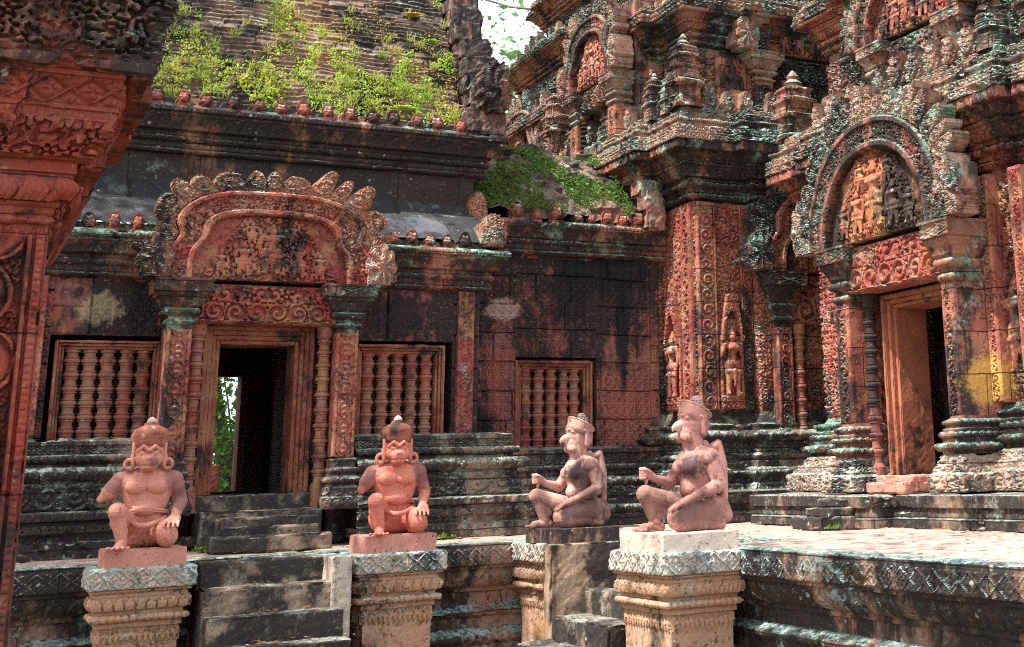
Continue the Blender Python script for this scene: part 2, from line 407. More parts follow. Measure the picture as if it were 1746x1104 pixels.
def stone(name, c1, c2, c3, black=.45, blk=(.018, .017, .018), bsc=1.1, green=.3, gcol=(.16, .24, .17), topl=.5, joints=None, bump=.5, zb=None, spots=.25, blocktone=.5, off=0., streak=.45, rough=.86, ochre=.3, speck=.35, stain_or_sun_patches=()):
    """weathered sandstone: base tints, black biofilm running down, grey-green lichen, pale lichen spots, block joints"""
    N = NT(name); P = N.pos()
    big = N.ramp(N.noise(.9, 3, off=off), .36, .64)
    mid = N.ramp(N.noise(4.2, 5, off=off+5), .38, .66)
    col = N.mix(big, c1, c2); col = N.mix(N.math('MULTIPLY', mid, .75), col, c3)
    if ochre: col = N.mix(N.math('MULTIPLY', N.ramp(N.noise(1.7, 3, off=off+11), .56, .7), ochre), col, (.42, .24, .07))
    hgt = None
    if joints:
        sp = N.n('ShaderNodeSeparateXYZ'); N.l(P, sp.inputs[0]); cb = N.n('ShaderNodeCombineXYZ')
        N.l(N.math('ADD', sp.outputs[0], sp.outputs[1]), cb.inputs[0]); N.l(sp.outputs[2], cb.inputs[1])
        wob = N.n('ShaderNodeVectorMath', operation='ADD'); N.l(cb.outputs[0], wob.inputs[0])
        br = N.n('ShaderNodeTexBrick'); br.inputs['Scale'].default_value = 1; br.inputs['Brick Width'].default_value = joints[0]; br.inputs['Row Height'].default_value = joints[1]
        br.inputs['Mortar Size'].default_value = .005; br.inputs['Mortar Smooth'].default_value = .3; br.inputs['Color1'].default_value = (1, 1, 1, 1); br.inputs['Color2'].default_value = (0, 0, 0, 1); br.inputs['Bias'].default_value = 0
        br.offset = .37; br.squash = 1.3; br.squash_frequency = 3
        wn = N.noise(2.2, 2, off=off+3)
        wv = N.n('ShaderNodeCombineXYZ'); N.l(N.math('MULTIPLY', wn, .05), wv.inputs[0]); N.l(N.math('MULTIPLY', wn, .03), wv.inputs[1]); N.l(wv.outputs[0], wob.inputs[1])
        N.l(wob.outputs[0], br.inputs['Vector'])
        tone = N.math('MULTIPLY_ADD', br.outputs['Color'], blocktone*.9, 1-blocktone*.45)
        col = N.mix(1.0, col, tone, 'MULTIPLY')
        mort = br.outputs['Fac']
    grain = N.noise(70, 3, off=off)
    gm = N.math('MULTIPLY_ADD', grain, .9, .55); col = N.mix(.8, col, gm, 'MULTIPLY')
    # black biofilm
    b1 = N.noise(bsc, 6, stretch=(1.6, 1.6, streak), rough=.68, off=off+2)
    b2 = N.noise(9, 4, off=off+1)
    bf = N.math('ADD', N.math('MULTIPLY', b1, .78), N.math('MULTIPLY', b2, .22))
    if zb:
        s2 = N.n('ShaderNodeSeparateXYZ'); N.l(P, s2.inputs[0])
        zf = N.n('ShaderNodeMapRange'); N.l(s2.outputs[2], zf.inputs[0]); zf.inputs[1].default_value = zb[0]; zf.inputs[2].default_value = zb[1]; zf.inputs[3].default_value = zb[2]; zf.inputs[4].default_value = 0
        bf = N.math('ADD', bf, zf.outputs[0])
    th = .68-black*.36
    bfac = N.ramp(bf, th-.045, th+.06)
    col = N.mix(N.math('MULTIPLY', bfac, .93), col, blk)
    # fine black and ochre lichen speckle
    if speck:
        sp1 = N.ramp(N.math('ADD', N.math('MULTIPLY', N.noise(26, 5, off=off+12, rough=.75), .7), N.math('MULTIPLY', N.noise(3.5, 3, off=off+13), .3)), .60-speck*.14, .66-speck*.10)
        col = N.mix(N.math('MULTIPLY', sp1, .8), col, blk)
        sp2 = N.ramp(N.noise(38, 3, off=off+14), .60, .68); col = N.mix(N.math('MULTIPLY', sp2, speck*.55), col, (.44, .33, .19))
    for (cx_, cy_, cz_, rx_, ry_, rz_, sc_, am_) in stain_or_sun_patches:
        mp_ = N.n('ShaderNodeVectorMath', operation='SUBTRACT'); N.l(P, mp_.inputs[0]); mp_.inputs[1].default_value = (cx_, cy_, cz_)
        dv = N.n('ShaderNodeVectorMath', operation='DIVIDE'); N.l(mp_.outputs[0], dv.inputs[0]); dv.inputs[1].default_value = (rx_, ry_, rz_)
        ln = N.n('ShaderNodeVectorMath', operation='LENGTH'); N.l(dv.outputs[0], ln.inputs[0])
        q_ = N.math('ADD', ln.outputs['Value'], N.math('MULTIPLY_ADD', N.noise(14, 5, off=off+15, rough=.7), 1.6, -.8))
        col = N.mix(N.math('MULTIPLY', N.math('SUBTRACT', 1, N.ramp(q_, .65, 1.1)), am_), col, sc_)
    # lichens: everywhere in patches, more on ledges
    if green or topl:
        sn = N.n('ShaderNodeSeparateXYZ'); N.l(N.nrm(), sn.inputs[0])
        up = N.math('MULTIPLY', N.ramp(sn.outputs[2], .25, .8), topl)
        gn = N.noise(2.6, 6, rough=.72, off=off+7)
        g = N.math('ADD', N.math('MULTIPLY_ADD', gn, 1.0, green*.22-.11), N.math('MULTIPLY', up, .22))
        gf = N.ramp(g, .53, .66)
        gv = N.mix(N.ramp(N.noise(13, 4, off=off+8), .4, .62), gcol, (gcol[0]*1.7+.08, gcol[1]*1.5+.06, gcol[2]*1.65+.08))
        gv = N.mix(N.ramp(N.noise(30, 3, off=off+9), .52, .6), gv, (gcol[0]*.25, gcol[1]*.27, gcol[2]*.25))
        col = N.mix(N.math('MULTIPLY', gf, .85), col, gv)
    if spots:
        vo = N.n('ShaderNodeTexVoronoi'); vo.inputs['Scale'].default_value = 9; N.l(P, vo.inputs['Vector'])
        sd = N.math('ADD', vo.outputs['Distance'], N.math('MULTIPLY', N.noise(24, 3), .35))
        sf = N.math('MULTIPLY', N.math('SUBTRACT', 1, N.ramp(sd, .26, .33)), N.ramp(N.noise(1.5, 3, off=off+4), .6-spots*.3, .7-spots*.3))
        col = N.mix(N.math('MULTIPLY', sf, .7), col, (.42, .44, .38))
    N.l(col, N.b.inputs['Base Color']); N.b.inputs['Roughness'].default_value = rough; N.b.inputs['Specular IOR Level'].default_value = .25
    h = N.math('ADD', N.math('MULTIPLY', grain, .35), N.math('MULTIPLY', N.noise(22, 4, off=off), .8))
    if joints: 
        h = N.math('SUBTRACT', h, N.math('MULTIPLY', mort, 1.6))
        col2 = N.mix(N.math('MULTIPLY', mort, .85), col, (.01, .009, .008)); N.l(col2, N.b.inputs['Base Color'])
    bp = N.n('ShaderNodeBump'); bp.inputs['Strength'].default_value = bump; bp.inputs['Distance'].default_value = .012; N.l(h, bp.inputs['Height']); N.l(bp.outputs[0], N.b.inputs['Normal'])
    return N.m
RED, RED2, PINK, OCH = (.27, .050, .040), (.36, .092, .058), (.46, .20, .13), (.45, .22, .08)
M = {}
M['wall'] = stone('red_sandstone_wall', (.22, .046, .044), (.28, .088, .066), (.20, .092, .086), black=.60, green=-.2, topl=.5, spots=.12, off=1, bump=.8, blocktone=.7, speck=.55, stain_or_sun_patches=((6.10, 12.9, 1.55, .10, .3, .75, (.014, .013, .016), .97), (5.9, 12.9, 2.05, .7, .3, .28, (.014, .013, .016), .9), (5.45, 12.9, 1.75, .28, .3, .35, (.014, .013, .016), .8), (3.45, 11.95, 1.42, .26, .3, .26, (.014, .013, .016), .92), (1.30, 11.95, 1.4, .09, .3, .3, (.014, .013, .016), .8), (4.5, 12.9, .45, .22, .3, .25, (.014, .013, .016), .9), (4.78, 12.9, 1.63, .2, .3, .13, (.42, .30, .26), .75), (1.0, 11.95, 1.42, .17, .3, .14, (.36, .28, .17), .6)))
M['carved'] = stone('red_sandstone_carved', (.27, .046, .042), (.35, .092, .064), (.40, .20, .12), black=.38, green=.12, topl=.7, spots=.25, off=3, bump=.7, speck=.7)
M['frame'] = stone('red_sandstone_frame', (.19, .045, .034), (.25, .078, .048), (.29, .14, .08), black=.38, green=-.6, topl=.3, spots=.05, off=5, bump=.6, speck=.35, streak=1.2, bsc=1.6)
M['base'] = stone('blackened_base_stone', (.20, .10, .075), (.14, .10, .08), (.30, .23, .17), black=.66, green=.4, gcol=(.15, .19, .14), topl=.8, joints=(.6, .21), spots=.45, off=7, bump=.8, speck=.5)
M['cornice'] = stone('blackened_cornice_stone', (.25, .065, .05), (.19, .08, .065), (.30, .16, .11), black=.66, green=.5, gcol=(.10, .21, .135), topl=.65, joints=(.55, .5), spots=.35, off=9, bump=.7, speck=.4)
M['cornice_dark'] = stone('black_cornice_stone', (.25, .085, .055), (.17, .08, .06), (.34, .18, .09), black=.74, green=.1, gcol=(.10, .18, .13), topl=.6, joints=(.6, .5), spots=.3, off=11, bump=.7, speck=.3)
M['bud'] = stone('red_bud_stone', (.24, .052, .042), (.28, .075, .055), (.26, .10, .08), black=.46, green=.3, topl=.8, spots=.4, off=13, rough=.95, bump=.8)
M['slate'] = stone('bluish_roof_stone', (.060, .072, .092), (.10, .112, .125), (.11, .10, .10), black=.72, green=-.1, gcol=(.2, .23, .2), topl=.1, joints=(.75, .9), spots=.15, off=15, ochre=0, bump=.3, speck=.3)
M['brick'] = stone('old_roof_brick', (.13, .08, .062), (.20, .11, .078), (.21, .17, .135), black=.50, green=.1, gcol=(.22, .23, .18), topl=.35, spots=.3, off=17, bump=.7, streak=1., speck=.5)
M['tower'] = stone('tower_sandstone', (.24, .055, .045), (.28, .095, .07), (.34, .19, .13), black=.58, green=.42, gcol=(.13, .24, .175), topl=1.2, joints=(.5, .31), spots=.15, off=19, bump=.7, speck=.5)
M['tower_red'] = stone('tower_red_sandstone', (.28, .052, .042), (.33, .092, .064), (.38, .19, .11), black=.46, green=.22, gcol=(.2, .25, .19), topl=.8, joints=(.5, .34), spots=.15, off=21, ochre=.45, bump=.7, speck=.65, stain_or_sun_patches=((7.18, 8.33, .62, .30, .22, .20, (.56, .32, .07), .7), (8.0, 8.8, 3.9, .5, .5, .3, (.55, .33, .08), .6)))  # first patch: sunlit yellow on the lower pilaster painted in as lichen colour
M['tower_dark'] = stone('tower_cornice_stone', (.20, .055, .042), (.24, .085, .06), (.27, .15, .10), black=.62, green=.48, gcol=(.10, .22, .155), topl=.9, joints=(.5, .5), spots=.4, off=23, speck=.4)
M['tower_pale'] = stone('lichened_tower_stone', (.26, .085, .065), (.30, .14, .10), (.34, .23, .17), black=.50, green=.52, gcol=(.145, .26, .195), topl=1.2, spots=.2, off=25, speck=.45)
M['near'] = stone('deep_red_sandstone', (.20, .030, .020), (.25, .048, .028), (.22, .065, .045), black=.44, green=-.3, topl=.3, spots=.2, off=27, ochre=.15, bump=.6, speck=.38, joints=(.9, .62), blocktone=.3)
M['near_dark'] = stone('dark_lichened_red_stone', (.24, .06, .04), (.22, .10, .08), (.30, .17, .13), black=.62, green=.2, topl=.6, spots=.25, off=29)
M['pave'] = stone('pale_paving_stone', (.355, .24, .20), (.38, .27, .22), (.37, .275, .225), black=.14, green=-.4, topl=-.1, spots=.1, off=31, bump=1.0, speck=.18, streak=1., blocktone=.3, ochre=.1)
M['step'] = stone('worn_step_stone', (.22, .145, .105), (.16, .115, .085), (.36, .28, .20), black=.68, green=.3, gcol=(.16, .17, .12), topl=.6, spots=.3, off=33, bump=.8, speck=.4, streak=1.1)
M['tedge'] = stone('terrace_edge_stone', (.33, .17, .11), (.24, .15, .11), (.40, .27, .2), black=.60, green=.45, gcol=(.15, .245, .205), topl=.9, joints=(.42, .5), spots=.5, off=35, speck=.4)
M['ped'] = stone('ochre_pedestal_stone', (.43, .225, .135), (.45, .295, .19), (.38, .25, .165), black=.30, green=.0, gcol=(.25, .30, .25), topl=.8, spots=.2, off=37, ochre=.45, bump=.7, speck=.45)
M['pedtop'] = stone('grey_lichened_pedestal_stone', (.42, .31, .24), (.38, .31, .25), (.48, .41, .34), black=.34, green=.45, gcol=(.19, .30, .275), topl=.9, spots=.5, off=39, bump=.4, speck=.4)
M['monkey'] = stone('pink_statue_stone', (.54, .215, .155), (.58, .26, .19), (.52, .21, .16), black=.16, green=-1, topl=0, spots=0, off=41, bump=.22, ochre=0, speck=.22, stain_or_sun_patches=((1.045, 10.15, .06, .10, .2, .11, (.16, .075, .075), .6), (1.425, 10.15, .05, .11, .2, .12, (.16, .075, .075), .65), (1.47, 10.12, -.09, .07, .2, .10, (.10, .055, .06), .6), (1.25, 10.0, .17, .035, .2, .05, (.10, .055, .06), .6)), blk=(.20, .065, .05))
M['garuda'] = stone('mauve_pink_statue_stone', (.47, .225, .19), (.52, .30, .245), (.36, .165, .135), black=.46, blk=(.10, .05, .045), green=-.6, topl=.1, spots=.3, off=43, bump=.3, ochre=0, speck=.42, stain_or_sun_patches=((4.27, 8.05, .02, .12, .16, .13, (.06, .035, .04), .85), (4.20, 9.85, .02, .12, .16, .14, (.06, .035, .04), .85), (4.33, 8.0, -.27, .27, .25, .12, (.15, .075, .06), .8), (4.27, 9.8, -.27, .25, .25, .11, (.17, .085, .07), .75), (4.12, 8.33, -.20, .12, .12, .14, (.15, .08, .065), .7), (4.05, 10.1, -.2, .10, .12, .12, (.16, .08, .065), .5)))
M['crownred'] = stone('brown_red_statue_stone', (.33, .11, .07), (.38, .13, .085), (.30, .11, .08), black=.24, green=-.6, topl=.1, spots=.1, off=45, bump=.4, ochre=0, speck=.3)
M['slab'] = stone('pink_slab_stone', (.50, .20, .145), (.54, .25, .19), (.47, .21, .165), black=.22, green=-.4, topl=.2, spots=.15, off=47, bump=.25, ochre=.05)
M['slabpale'] = stone('pale_slab_stone', (.58, .46, .36), (.62, .5, .4), (.52, .4, .33), black=.2, green=-.2, topl=.2, spots=.3, off=49, bump=.25, ochre=.2)
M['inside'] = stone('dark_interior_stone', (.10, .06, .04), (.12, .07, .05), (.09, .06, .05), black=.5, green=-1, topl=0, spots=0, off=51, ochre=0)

M['pedcrest'] = stone('lichened_crest_stone', (.32, .09, .06), (.36, .15, .09), (.40, .24, .15), black=.50, green=.4, gcol=(.16,.22,.17), topl=1.0, spots=.6, off=61)
M['slabdark'] = stone('blackened_slab_stone', (.34, .16, .12), (.30, .16, .12), (.42, .25, .18), black=.66, green=-.2, topl=.3, spots=.3, off=63)
M['monkey2'] = stone('red_pink_statue_stone', (.54, .165, .115), (.57, .20, .145), (.52, .17, .125), black=.14, green=-1, topl=0, spots=0, off=65, bump=.22, ochre=0, speck=.2, stain_or_sun_patches=((2.67, 10.03, .04, .10, .2, .13, (.13, .065, .068), .75), (3.10, 10.03, .04, .09, .2, .14, (.10, .055, .06), .7)), blk=(.22, .06, .045))
M['pedblack'] = stone('half_blackened_pedestal_stone', (.38, .21, .13), (.36, .23, .15), (.36, .26, .18), black=.42, green=0, topl=.8, spots=.25, off=67, stain_or_sun_patches=((4.42, 9.6, -.62, .20, .4, .30, (.04, .03, .032), .95), (4.3, 9.6, -.95, .2, .4, .06, (.05, .04, .035), .7)), ochre=.15)
M['beak'] = stone('pale_beak_stone', (.60, .40, .34), (.64, .46, .40), (.56, .38, .32), black=0, green=-1, topl=0, spots=0, off=71, ochre=0, bump=.2, speck=.1)
M['gable'] = stone('weathered_gable_stone', (.27, .12, .085), (.31, .17, .125), (.34, .25, .20), black=.56, green=.2, gcol=(.24, .27, .24), topl=.6, spots=.4, off=73, bump=.8, speck=.5)
M['jamb'] = stone('orange_jamb_stone', (.30, .092, .052), (.36, .135, .072), (.28, .105, .062), black=.30, green=-1, topl=.1, spots=0, off=75, ochre=.25, speck=.08, bump=.25, streak=1.4)
M['tymp'] = stone('dark_carved_tympanum_stone', (.30, .075, .045), (.36, .14, .07), (.44, .27, .12), black=.52, green=.0, gcol=(.16, .22, .17), topl=.6, spots=.2, off=77, speck=.6, ochre=.6)
M['plinth'] = stone('whitened_plinth_stone', (.28, .15, .115), (.31, .21, .165), (.36, .29, .24), black=.48, green=.5, gcol=(.20, .28, .235), topl=.8, spots=.6, off=79, speck=.45, joints=(.42, .9), blocktone=.3)
def leafmat(name, a, b, c, tr=.35):
    N = NT(name); col = N.mix(N.ramp(N.noise(3.1, 3), .35, .65), a, b); col = N.mix(N.math('MULTIPLY', N.ramp(N.noise(23, 2), .45, .7), .7), col, c)
    N.l(col, N.b.inputs['Base Color']); N.b.inputs['Roughness'].default_value = .6; N.b.inputs['Specular IOR Level'].default_value = .3
    tl = N.n('ShaderNodeBsdfTranslucent'); N.l(col, tl.inputs[0]); mx = N.n('ShaderNodeMixShader'); mx.inputs[0].default_value = tr
    N.l(N.b.outputs[0], mx.inputs[1]); N.l(tl.outputs[0], mx.inputs[2]); N.l(mx.outputs[0], N.t.nodes['Material Output'].inputs[0]); return N.m
M['fern'] = leafmat('bright_green_roof_plants', (.28, .50, .04), (.46, .60, .07), (.56, .56, .12))
M['fernwarm'] = leafmat('yellowing_roof_plants', (.45, .40, .06), (.50, .33, .06), (.30, .38, .05))
M['moss'] = leafmat('dark_green_creepers', (.06, .16, .02), (.11, .22, .03), (.2, .24, .04))
M['leaf'] = leafmat('tree_leaves', (.06, .15, .05), (.10, .20, .06), (.13, .24, .10), .5)
M['leafpale'] = leafmat('pale_tree_leaves', (.12, .27, .11), (.26, .44, .2), (.36, .52, .3), .55)
M['fernb'] = leafmat('bush_leaves', (.10, .26, .05), (.16, .34, .07), (.24, .38, .12), .45)
M['grass'] = leafmat('roof_grass_blades', (.30, .42, .06), (.46, .44, .12), (.52, .42, .18), .4)
M['dryleaf'] = leafmat('dry_fallen_leaf', (.40, .18, .06), (.5, .28, .1), (.3, .12, .05), .2)
def plain(name, a, b, sc=3., rough=.9):
    N = NT(name); N.l(N.mix(N.ramp(N.noise(sc, 5), .35, .65), a, b), N.b.inputs['Base Color']); N.b.inputs['Roughness'].default_value = rough
    bp = N.n('ShaderNodeBump'); bp.inputs['Strength'].default_value = .5; bp.inputs['Distance'].default_value = .03; N.l(N.noise(sc*8, 4), bp.inputs['Height']); N.l(bp.outputs[0], N.b.inputs['Normal']); return N.m
M['earth'] = plain('courtyard_earth', (.20, .12, .07), (.14, .11, .06), .7)
M['bark'] = plain('grey_tree_bark', (.10, .085, .07), (.18, .15, .12), 2.)

# ------------------------------------------------------------------ facade frames: local a (along), b (into the wall), z
def TS(xc, Y): return lambda V: np.stack([xc+V[..., 0], Y+V[..., 1], V[..., 2]], -1)      # faces south (towards the court)
def TE(X, yc): return lambda V: np.stack([X+V[..., 1], yc-V[..., 0], V[..., 2]], -1)      # faces east
def mp(mb, T):
    mb.V = [T(v) for v in mb.V]; return mb
def rl(a0, a1, z0, z1, b, fun=None, **k): return relief((a0, b, z0), (1, 0, 0), (0, 0, 1), a1-a0, z1-z0, fun, **k)
def fn(pat, H=None, **k):
    return lambda u, v: PATS[pat](u, v, H or 1., **k)
def blocked(pat, amp, bw=.50, bh=.29, seed=1):
    """carved courses: each block stands a little proud or back of its neighbours, with open worn joints"""
    def f(u, v):
        r = np.floor(v/bh+.03*np.sin(u*3)); w = bw*(.75+.6*_h(r.astype(np.int64), r.astype(np.int64)*0, r.astype(np.int64)*0, seed)); x = u/w+_h(r.astype(np.int64), r.astype(np.int64)*0+3, r.astype(np.int64)*0, seed)
        c = np.floor(x); k = _h(c.astype(np.int64), r.astype(np.int64), np.zeros(u.shape, np.int64), seed+1); k2 = _h(c.astype(np.int64), r.astype(np.int64), np.ones(u.shape, np.int64), seed+2)
        fv = (v/bh+.03*np.sin(u*3)) % 1; fx = x % 1; e = np.minimum(np.minimum(fv, 1-fv)*bh, np.minimum(fx, 1-fx)*w)
        e = e-.006*np.clip(fbm(np.stack([u, v, u*0], -1), 14., seed)-.4, 0, 1)*3
        q = PATS[pat](u, v, 1.)*amp*(k2 > .16) if pat else 0
        return (q+(k-.5)*.016)*sstep(0, .010, e)-.026*(1-sstep(.001, .007, e))
    return f
def vert(pat, H):     # a strip running upward
    return lambda u, v: PATS[pat](v, u, H)
def strip(a0, a1, z0, z1, b, pat='scroll', amp=.014, m=.16, depth=.14, seed=0, **k):
    """pilaster strip: plain raised margins, carved field between"""
    w = a1-a0
    def f(u, v):
        mg = np.minimum(u, w-u); e = mg < w*m
        h = PATS[pat](v, np.clip(u-w*m, 0, w*(1-2*m)), w*(1-2*m))
        return np.where(e, .75+.0*u, h*sstep(0, .012, mg-w*m))
    return rl(a0, a1, z0, z1, b, f, amp=amp, depth=depth, seed=seed, **k)
def frame(a0, a1, z0, z1, b, wd, n=3, dep=.05, bottom=False, seed=0, back=.25):
    """nested rebated frame round an opening a0..a1, z0..z1 (opening size); steps inward"""
    mb = MB(); s = wd/n
    for i in range(n):
        o = wd-i*s; q = o-s; f = b+i*dep/n*2; zl = z0-(o if bottom else 0)
        for bl in (block(a0-o, a0-q, f, b+back, zl, z1+o, r=.008, seed=seed+i, chip=.012, wear=.003), block(a1+q, a1+o, f, b+back, zl, z1+o, r=.008, seed=seed+i+9, chip=.012, wear=.003), block(a0-q, a1+q, f+.002, b+back, z1+q, z1+o, r=.008, seed=seed+i+5, chip=.012)):
            mb = join(mb, bl)
        if bottom: mb = join(mb, block(a0-q, a1+q, f+.002, b+back, z0-o, z0-q, r=.008, seed=seed+i+3, chip=.012))
    return mb
def balprof(h, r):
    pts = [(0, 0), (r*.95, 0), (r*.95, .03*h)]
    n = 6
    for i in range(n):
        z0, z1 = (.03+.94*i/n)*h, (.03+.94*(i+1)/n)*h; d = z1-z0
        for f, q in ((0, .72), (.10, .72), (.12, .9), (.18, .9), (.20, .78), (.26, .78), (.28, .95), (.40, 1.03), (.52, .95), (.54, .78), (.60, .78), (.62, .9), (.68, .9), (.70, .72), (.84, .68), (1, .72)):
            pts.append((r*q, z0+d*f))
    return pts+[(r*.95, .97*h), (r*.95, h), (0, h)]
def colprof(h, r):
    pts = [(0, 0), (r*1.25, 0), (r*1.25, h*.12), (r*.9, h*.14)]
    cuts = [.14, .22, .30, .385, .47, .555, .64, .725, .80, .87, .93]
    for i in range(len(cuts)-1):
        z0, z1 = cuts[i]*h, cuts[i+1]*h; d = z1-z0
        for f, q in ((.0, .8), (.42, .78), (.46, .95), (.52, .95), (.55, .85), (.6, .85), (.63, 1.08), (.74, 1.16), (.84, 1.08), (.87, .85), (.92, .85), (.95, .95), (1, .92)): pts.append((r*q, z0+d*f))
    return pts+[(r*1.2, .94*h), (r*1.25, h), (0, h)]

FIGS = []
def pediment_parts(parent, T, A, z0, H, b, depth, mats, nleaf=19, n=2.5, seed=1, naga=True, tymp=.62, pinch=.10):
    """arched pediment: carved tympanum, bordering band, crest of flame leaves, serpent heads at the feet"""
    def rho(u, v): return (np.abs((u-A)/A/(1-pinch*np.exp(-((v/H-.40)/.11)**2)))**n+np.abs(v/H)**n)**(1/n)
    def ang(u, v): return np.arctan2(v/H, (u-A)/A)
    def leaf(u, v):
        k = ang(u, v)/PI*nleaf; k = k+.22*np.sin(k*1.9+seed); f = np.abs(k % 1-.5)*2; rr = .30+.70*_h(np.floor(k).astype(np.int64), np.zeros_like(k, np.int64), np.zeros_like(k, np.int64), seed)
        return f, rr
    W = 2*A
    # backing tympanum
    def ft(u, v):
        d = rho(u, v); fo = p_foliage(np.abs(u-A), v, 1, .078, seed); cen = np.exp(-((u-A)/(A*.11))**2)*sstep(.02, .1, v/H)*(1-sstep(.42, .5, v/H))
        lobe = np.abs(u-A)/A+.55*v/H
        return np.where(lobe < .56, .25+fo*.75+cen*.5, .12+.1*fo*(v < .12*H))
    ty = rl(-A*tymp*1.06, A*tymp*1.06, z0+.01, z0+H*tymp*1.06, b+.065, lambda u, v: ft(u+A*(1-tymp*1.06), v), amp=.045, depth=depth-.07, mask=lambda u, v: rho(u+A*(1-tymp*1.06), v) < tymp*1.05, seed=seed)
    part('tympanum', mp(ty, T), mats[0], parent)
    FIGS.append((parent, T, A, z0, H, b, mats[0], seed))
    def fb(u, v):
        d = rho(u, v); k = ang(u, v)
        band = .25+.75*p_foliage(np.abs(k-PI/2)*A*.8, d*A, 1, .060, seed+3)
        r1 = sstep(0, .02, d-tymp)*(1-sstep(.05, .07, d-tymp)); r2 = sstep(.80, .81, d)*(1-sstep(.84, .86, d))
        return np.maximum(np.maximum(band*.75, r1*1.0), r2*1.05)
    bd = rl(-A, A, z0, z0+H, b, fb, amp=.045, depth=depth, mask=lambda u, v: (rho(u, v) > tymp) & (rho(u, v) < .86), seed=seed+1)
    part('arch_band', mp(bd, T), mats[1], parent)
    def ml(u, v):
        d = rho(u, v); f, rr = leaf(u, v)
        return (d > .855) & (d < .955+.20*rr*(1-f**2.2)) & (v > .03*H)
    def fl(u, v):
        f, rr = leaf(u, v); d = rho(u, v); rs_ = np.hypot(f, (d-.955)/.075); return .15+.45*(1-f**2)**.5+.5*np.clip(1-rs_/.55, 0, 1)+.3*(np.abs(rs_-.8) < .14)+.35*p_fine(np.abs(u-A), v, 1)
    lv = relief((-A*1.18, b+.02, z0), (1, 0, 0), (0, 0, 1), W*1.18, H*1.18, lambda u, v: fl(u-A*.18, v), amp=.045, depth=depth*.7, mask=lambda u, v: ml(u-A*.18, v), seed=seed+2)
    part('flame_crest', mp(lv, T), mats[2], parent)
    if naga:
        for sg in (-1, 1):
            w, h = A*.30, H*.42
            def mk(u, v):
                x = (u/w-.5)*2*sg; y = v/h; r = np.hypot((x+.15)/1.0, (y-.45)/.56); th = np.arctan2((y-.4)/.6, x)
                return (r < .82+.16*np.abs(np.cos(th*4))) | ((y < .5) & (np.abs(x+.2) < .7))
            def fg(u, v):
                x = (u/w-.5)*2*sg; y = v/h; r = np.hypot(x+.15, (y-.45)/.56); th = np.arctan2((y-.4)/.6, x)
                return np.clip(.9-.5*r, 0, 1)+.3*np.cos(th*8)*(r > .3)*(r < .8)+.25*p_fine(u, v, 1)+.25*(np.hypot(x+.1, y-.6) < .12)
            c = sg*A*.93
            nb = rl(c-w/2, c+w/2, z0, z0+h, b-.035, fg, amp=.05, depth=depth*.9, mask=mk, seed=seed+5+sg)
            part('serpent_head', mp(nb, T), mats[2], parent)

def capital_profile(z, h, o):
    return (Prof(0, z).band(h*.08, None).bulge(h*.12, .022, 'petal', .006).to(-.004, h*.02).band(h*.05).to(o*.18, h*.03).bulge(h*.13, .018, 'bead', .008).to(o*.12, h*.04)
            .cyma(h*.22, o*.45, 'petal', .012).band(h*.05).to(o*.15, 0).band(h*.2, 'loz', .01).to(o*.1, h*.02).band(h*.04))
def base_profile(z, h, o):
    return (Prof(o, z).band(h*.22, 'leaf', .012).to(-o*.12, h*.02).ovolo(h*.18, -o*.35, 'petaldn', .014).to(-o*.1, h*.02).band(h*.04).bulge(h*.14, o*.3, 'petal', .012).to(-o*.12, h*.02).band(h*.05).bulge(h*.1, o*.2, 'bead', .01).to(-o*.1, h*.03).band(h*.08).bulge(h*.07, o*.12).to(-o*.2, h*.03))

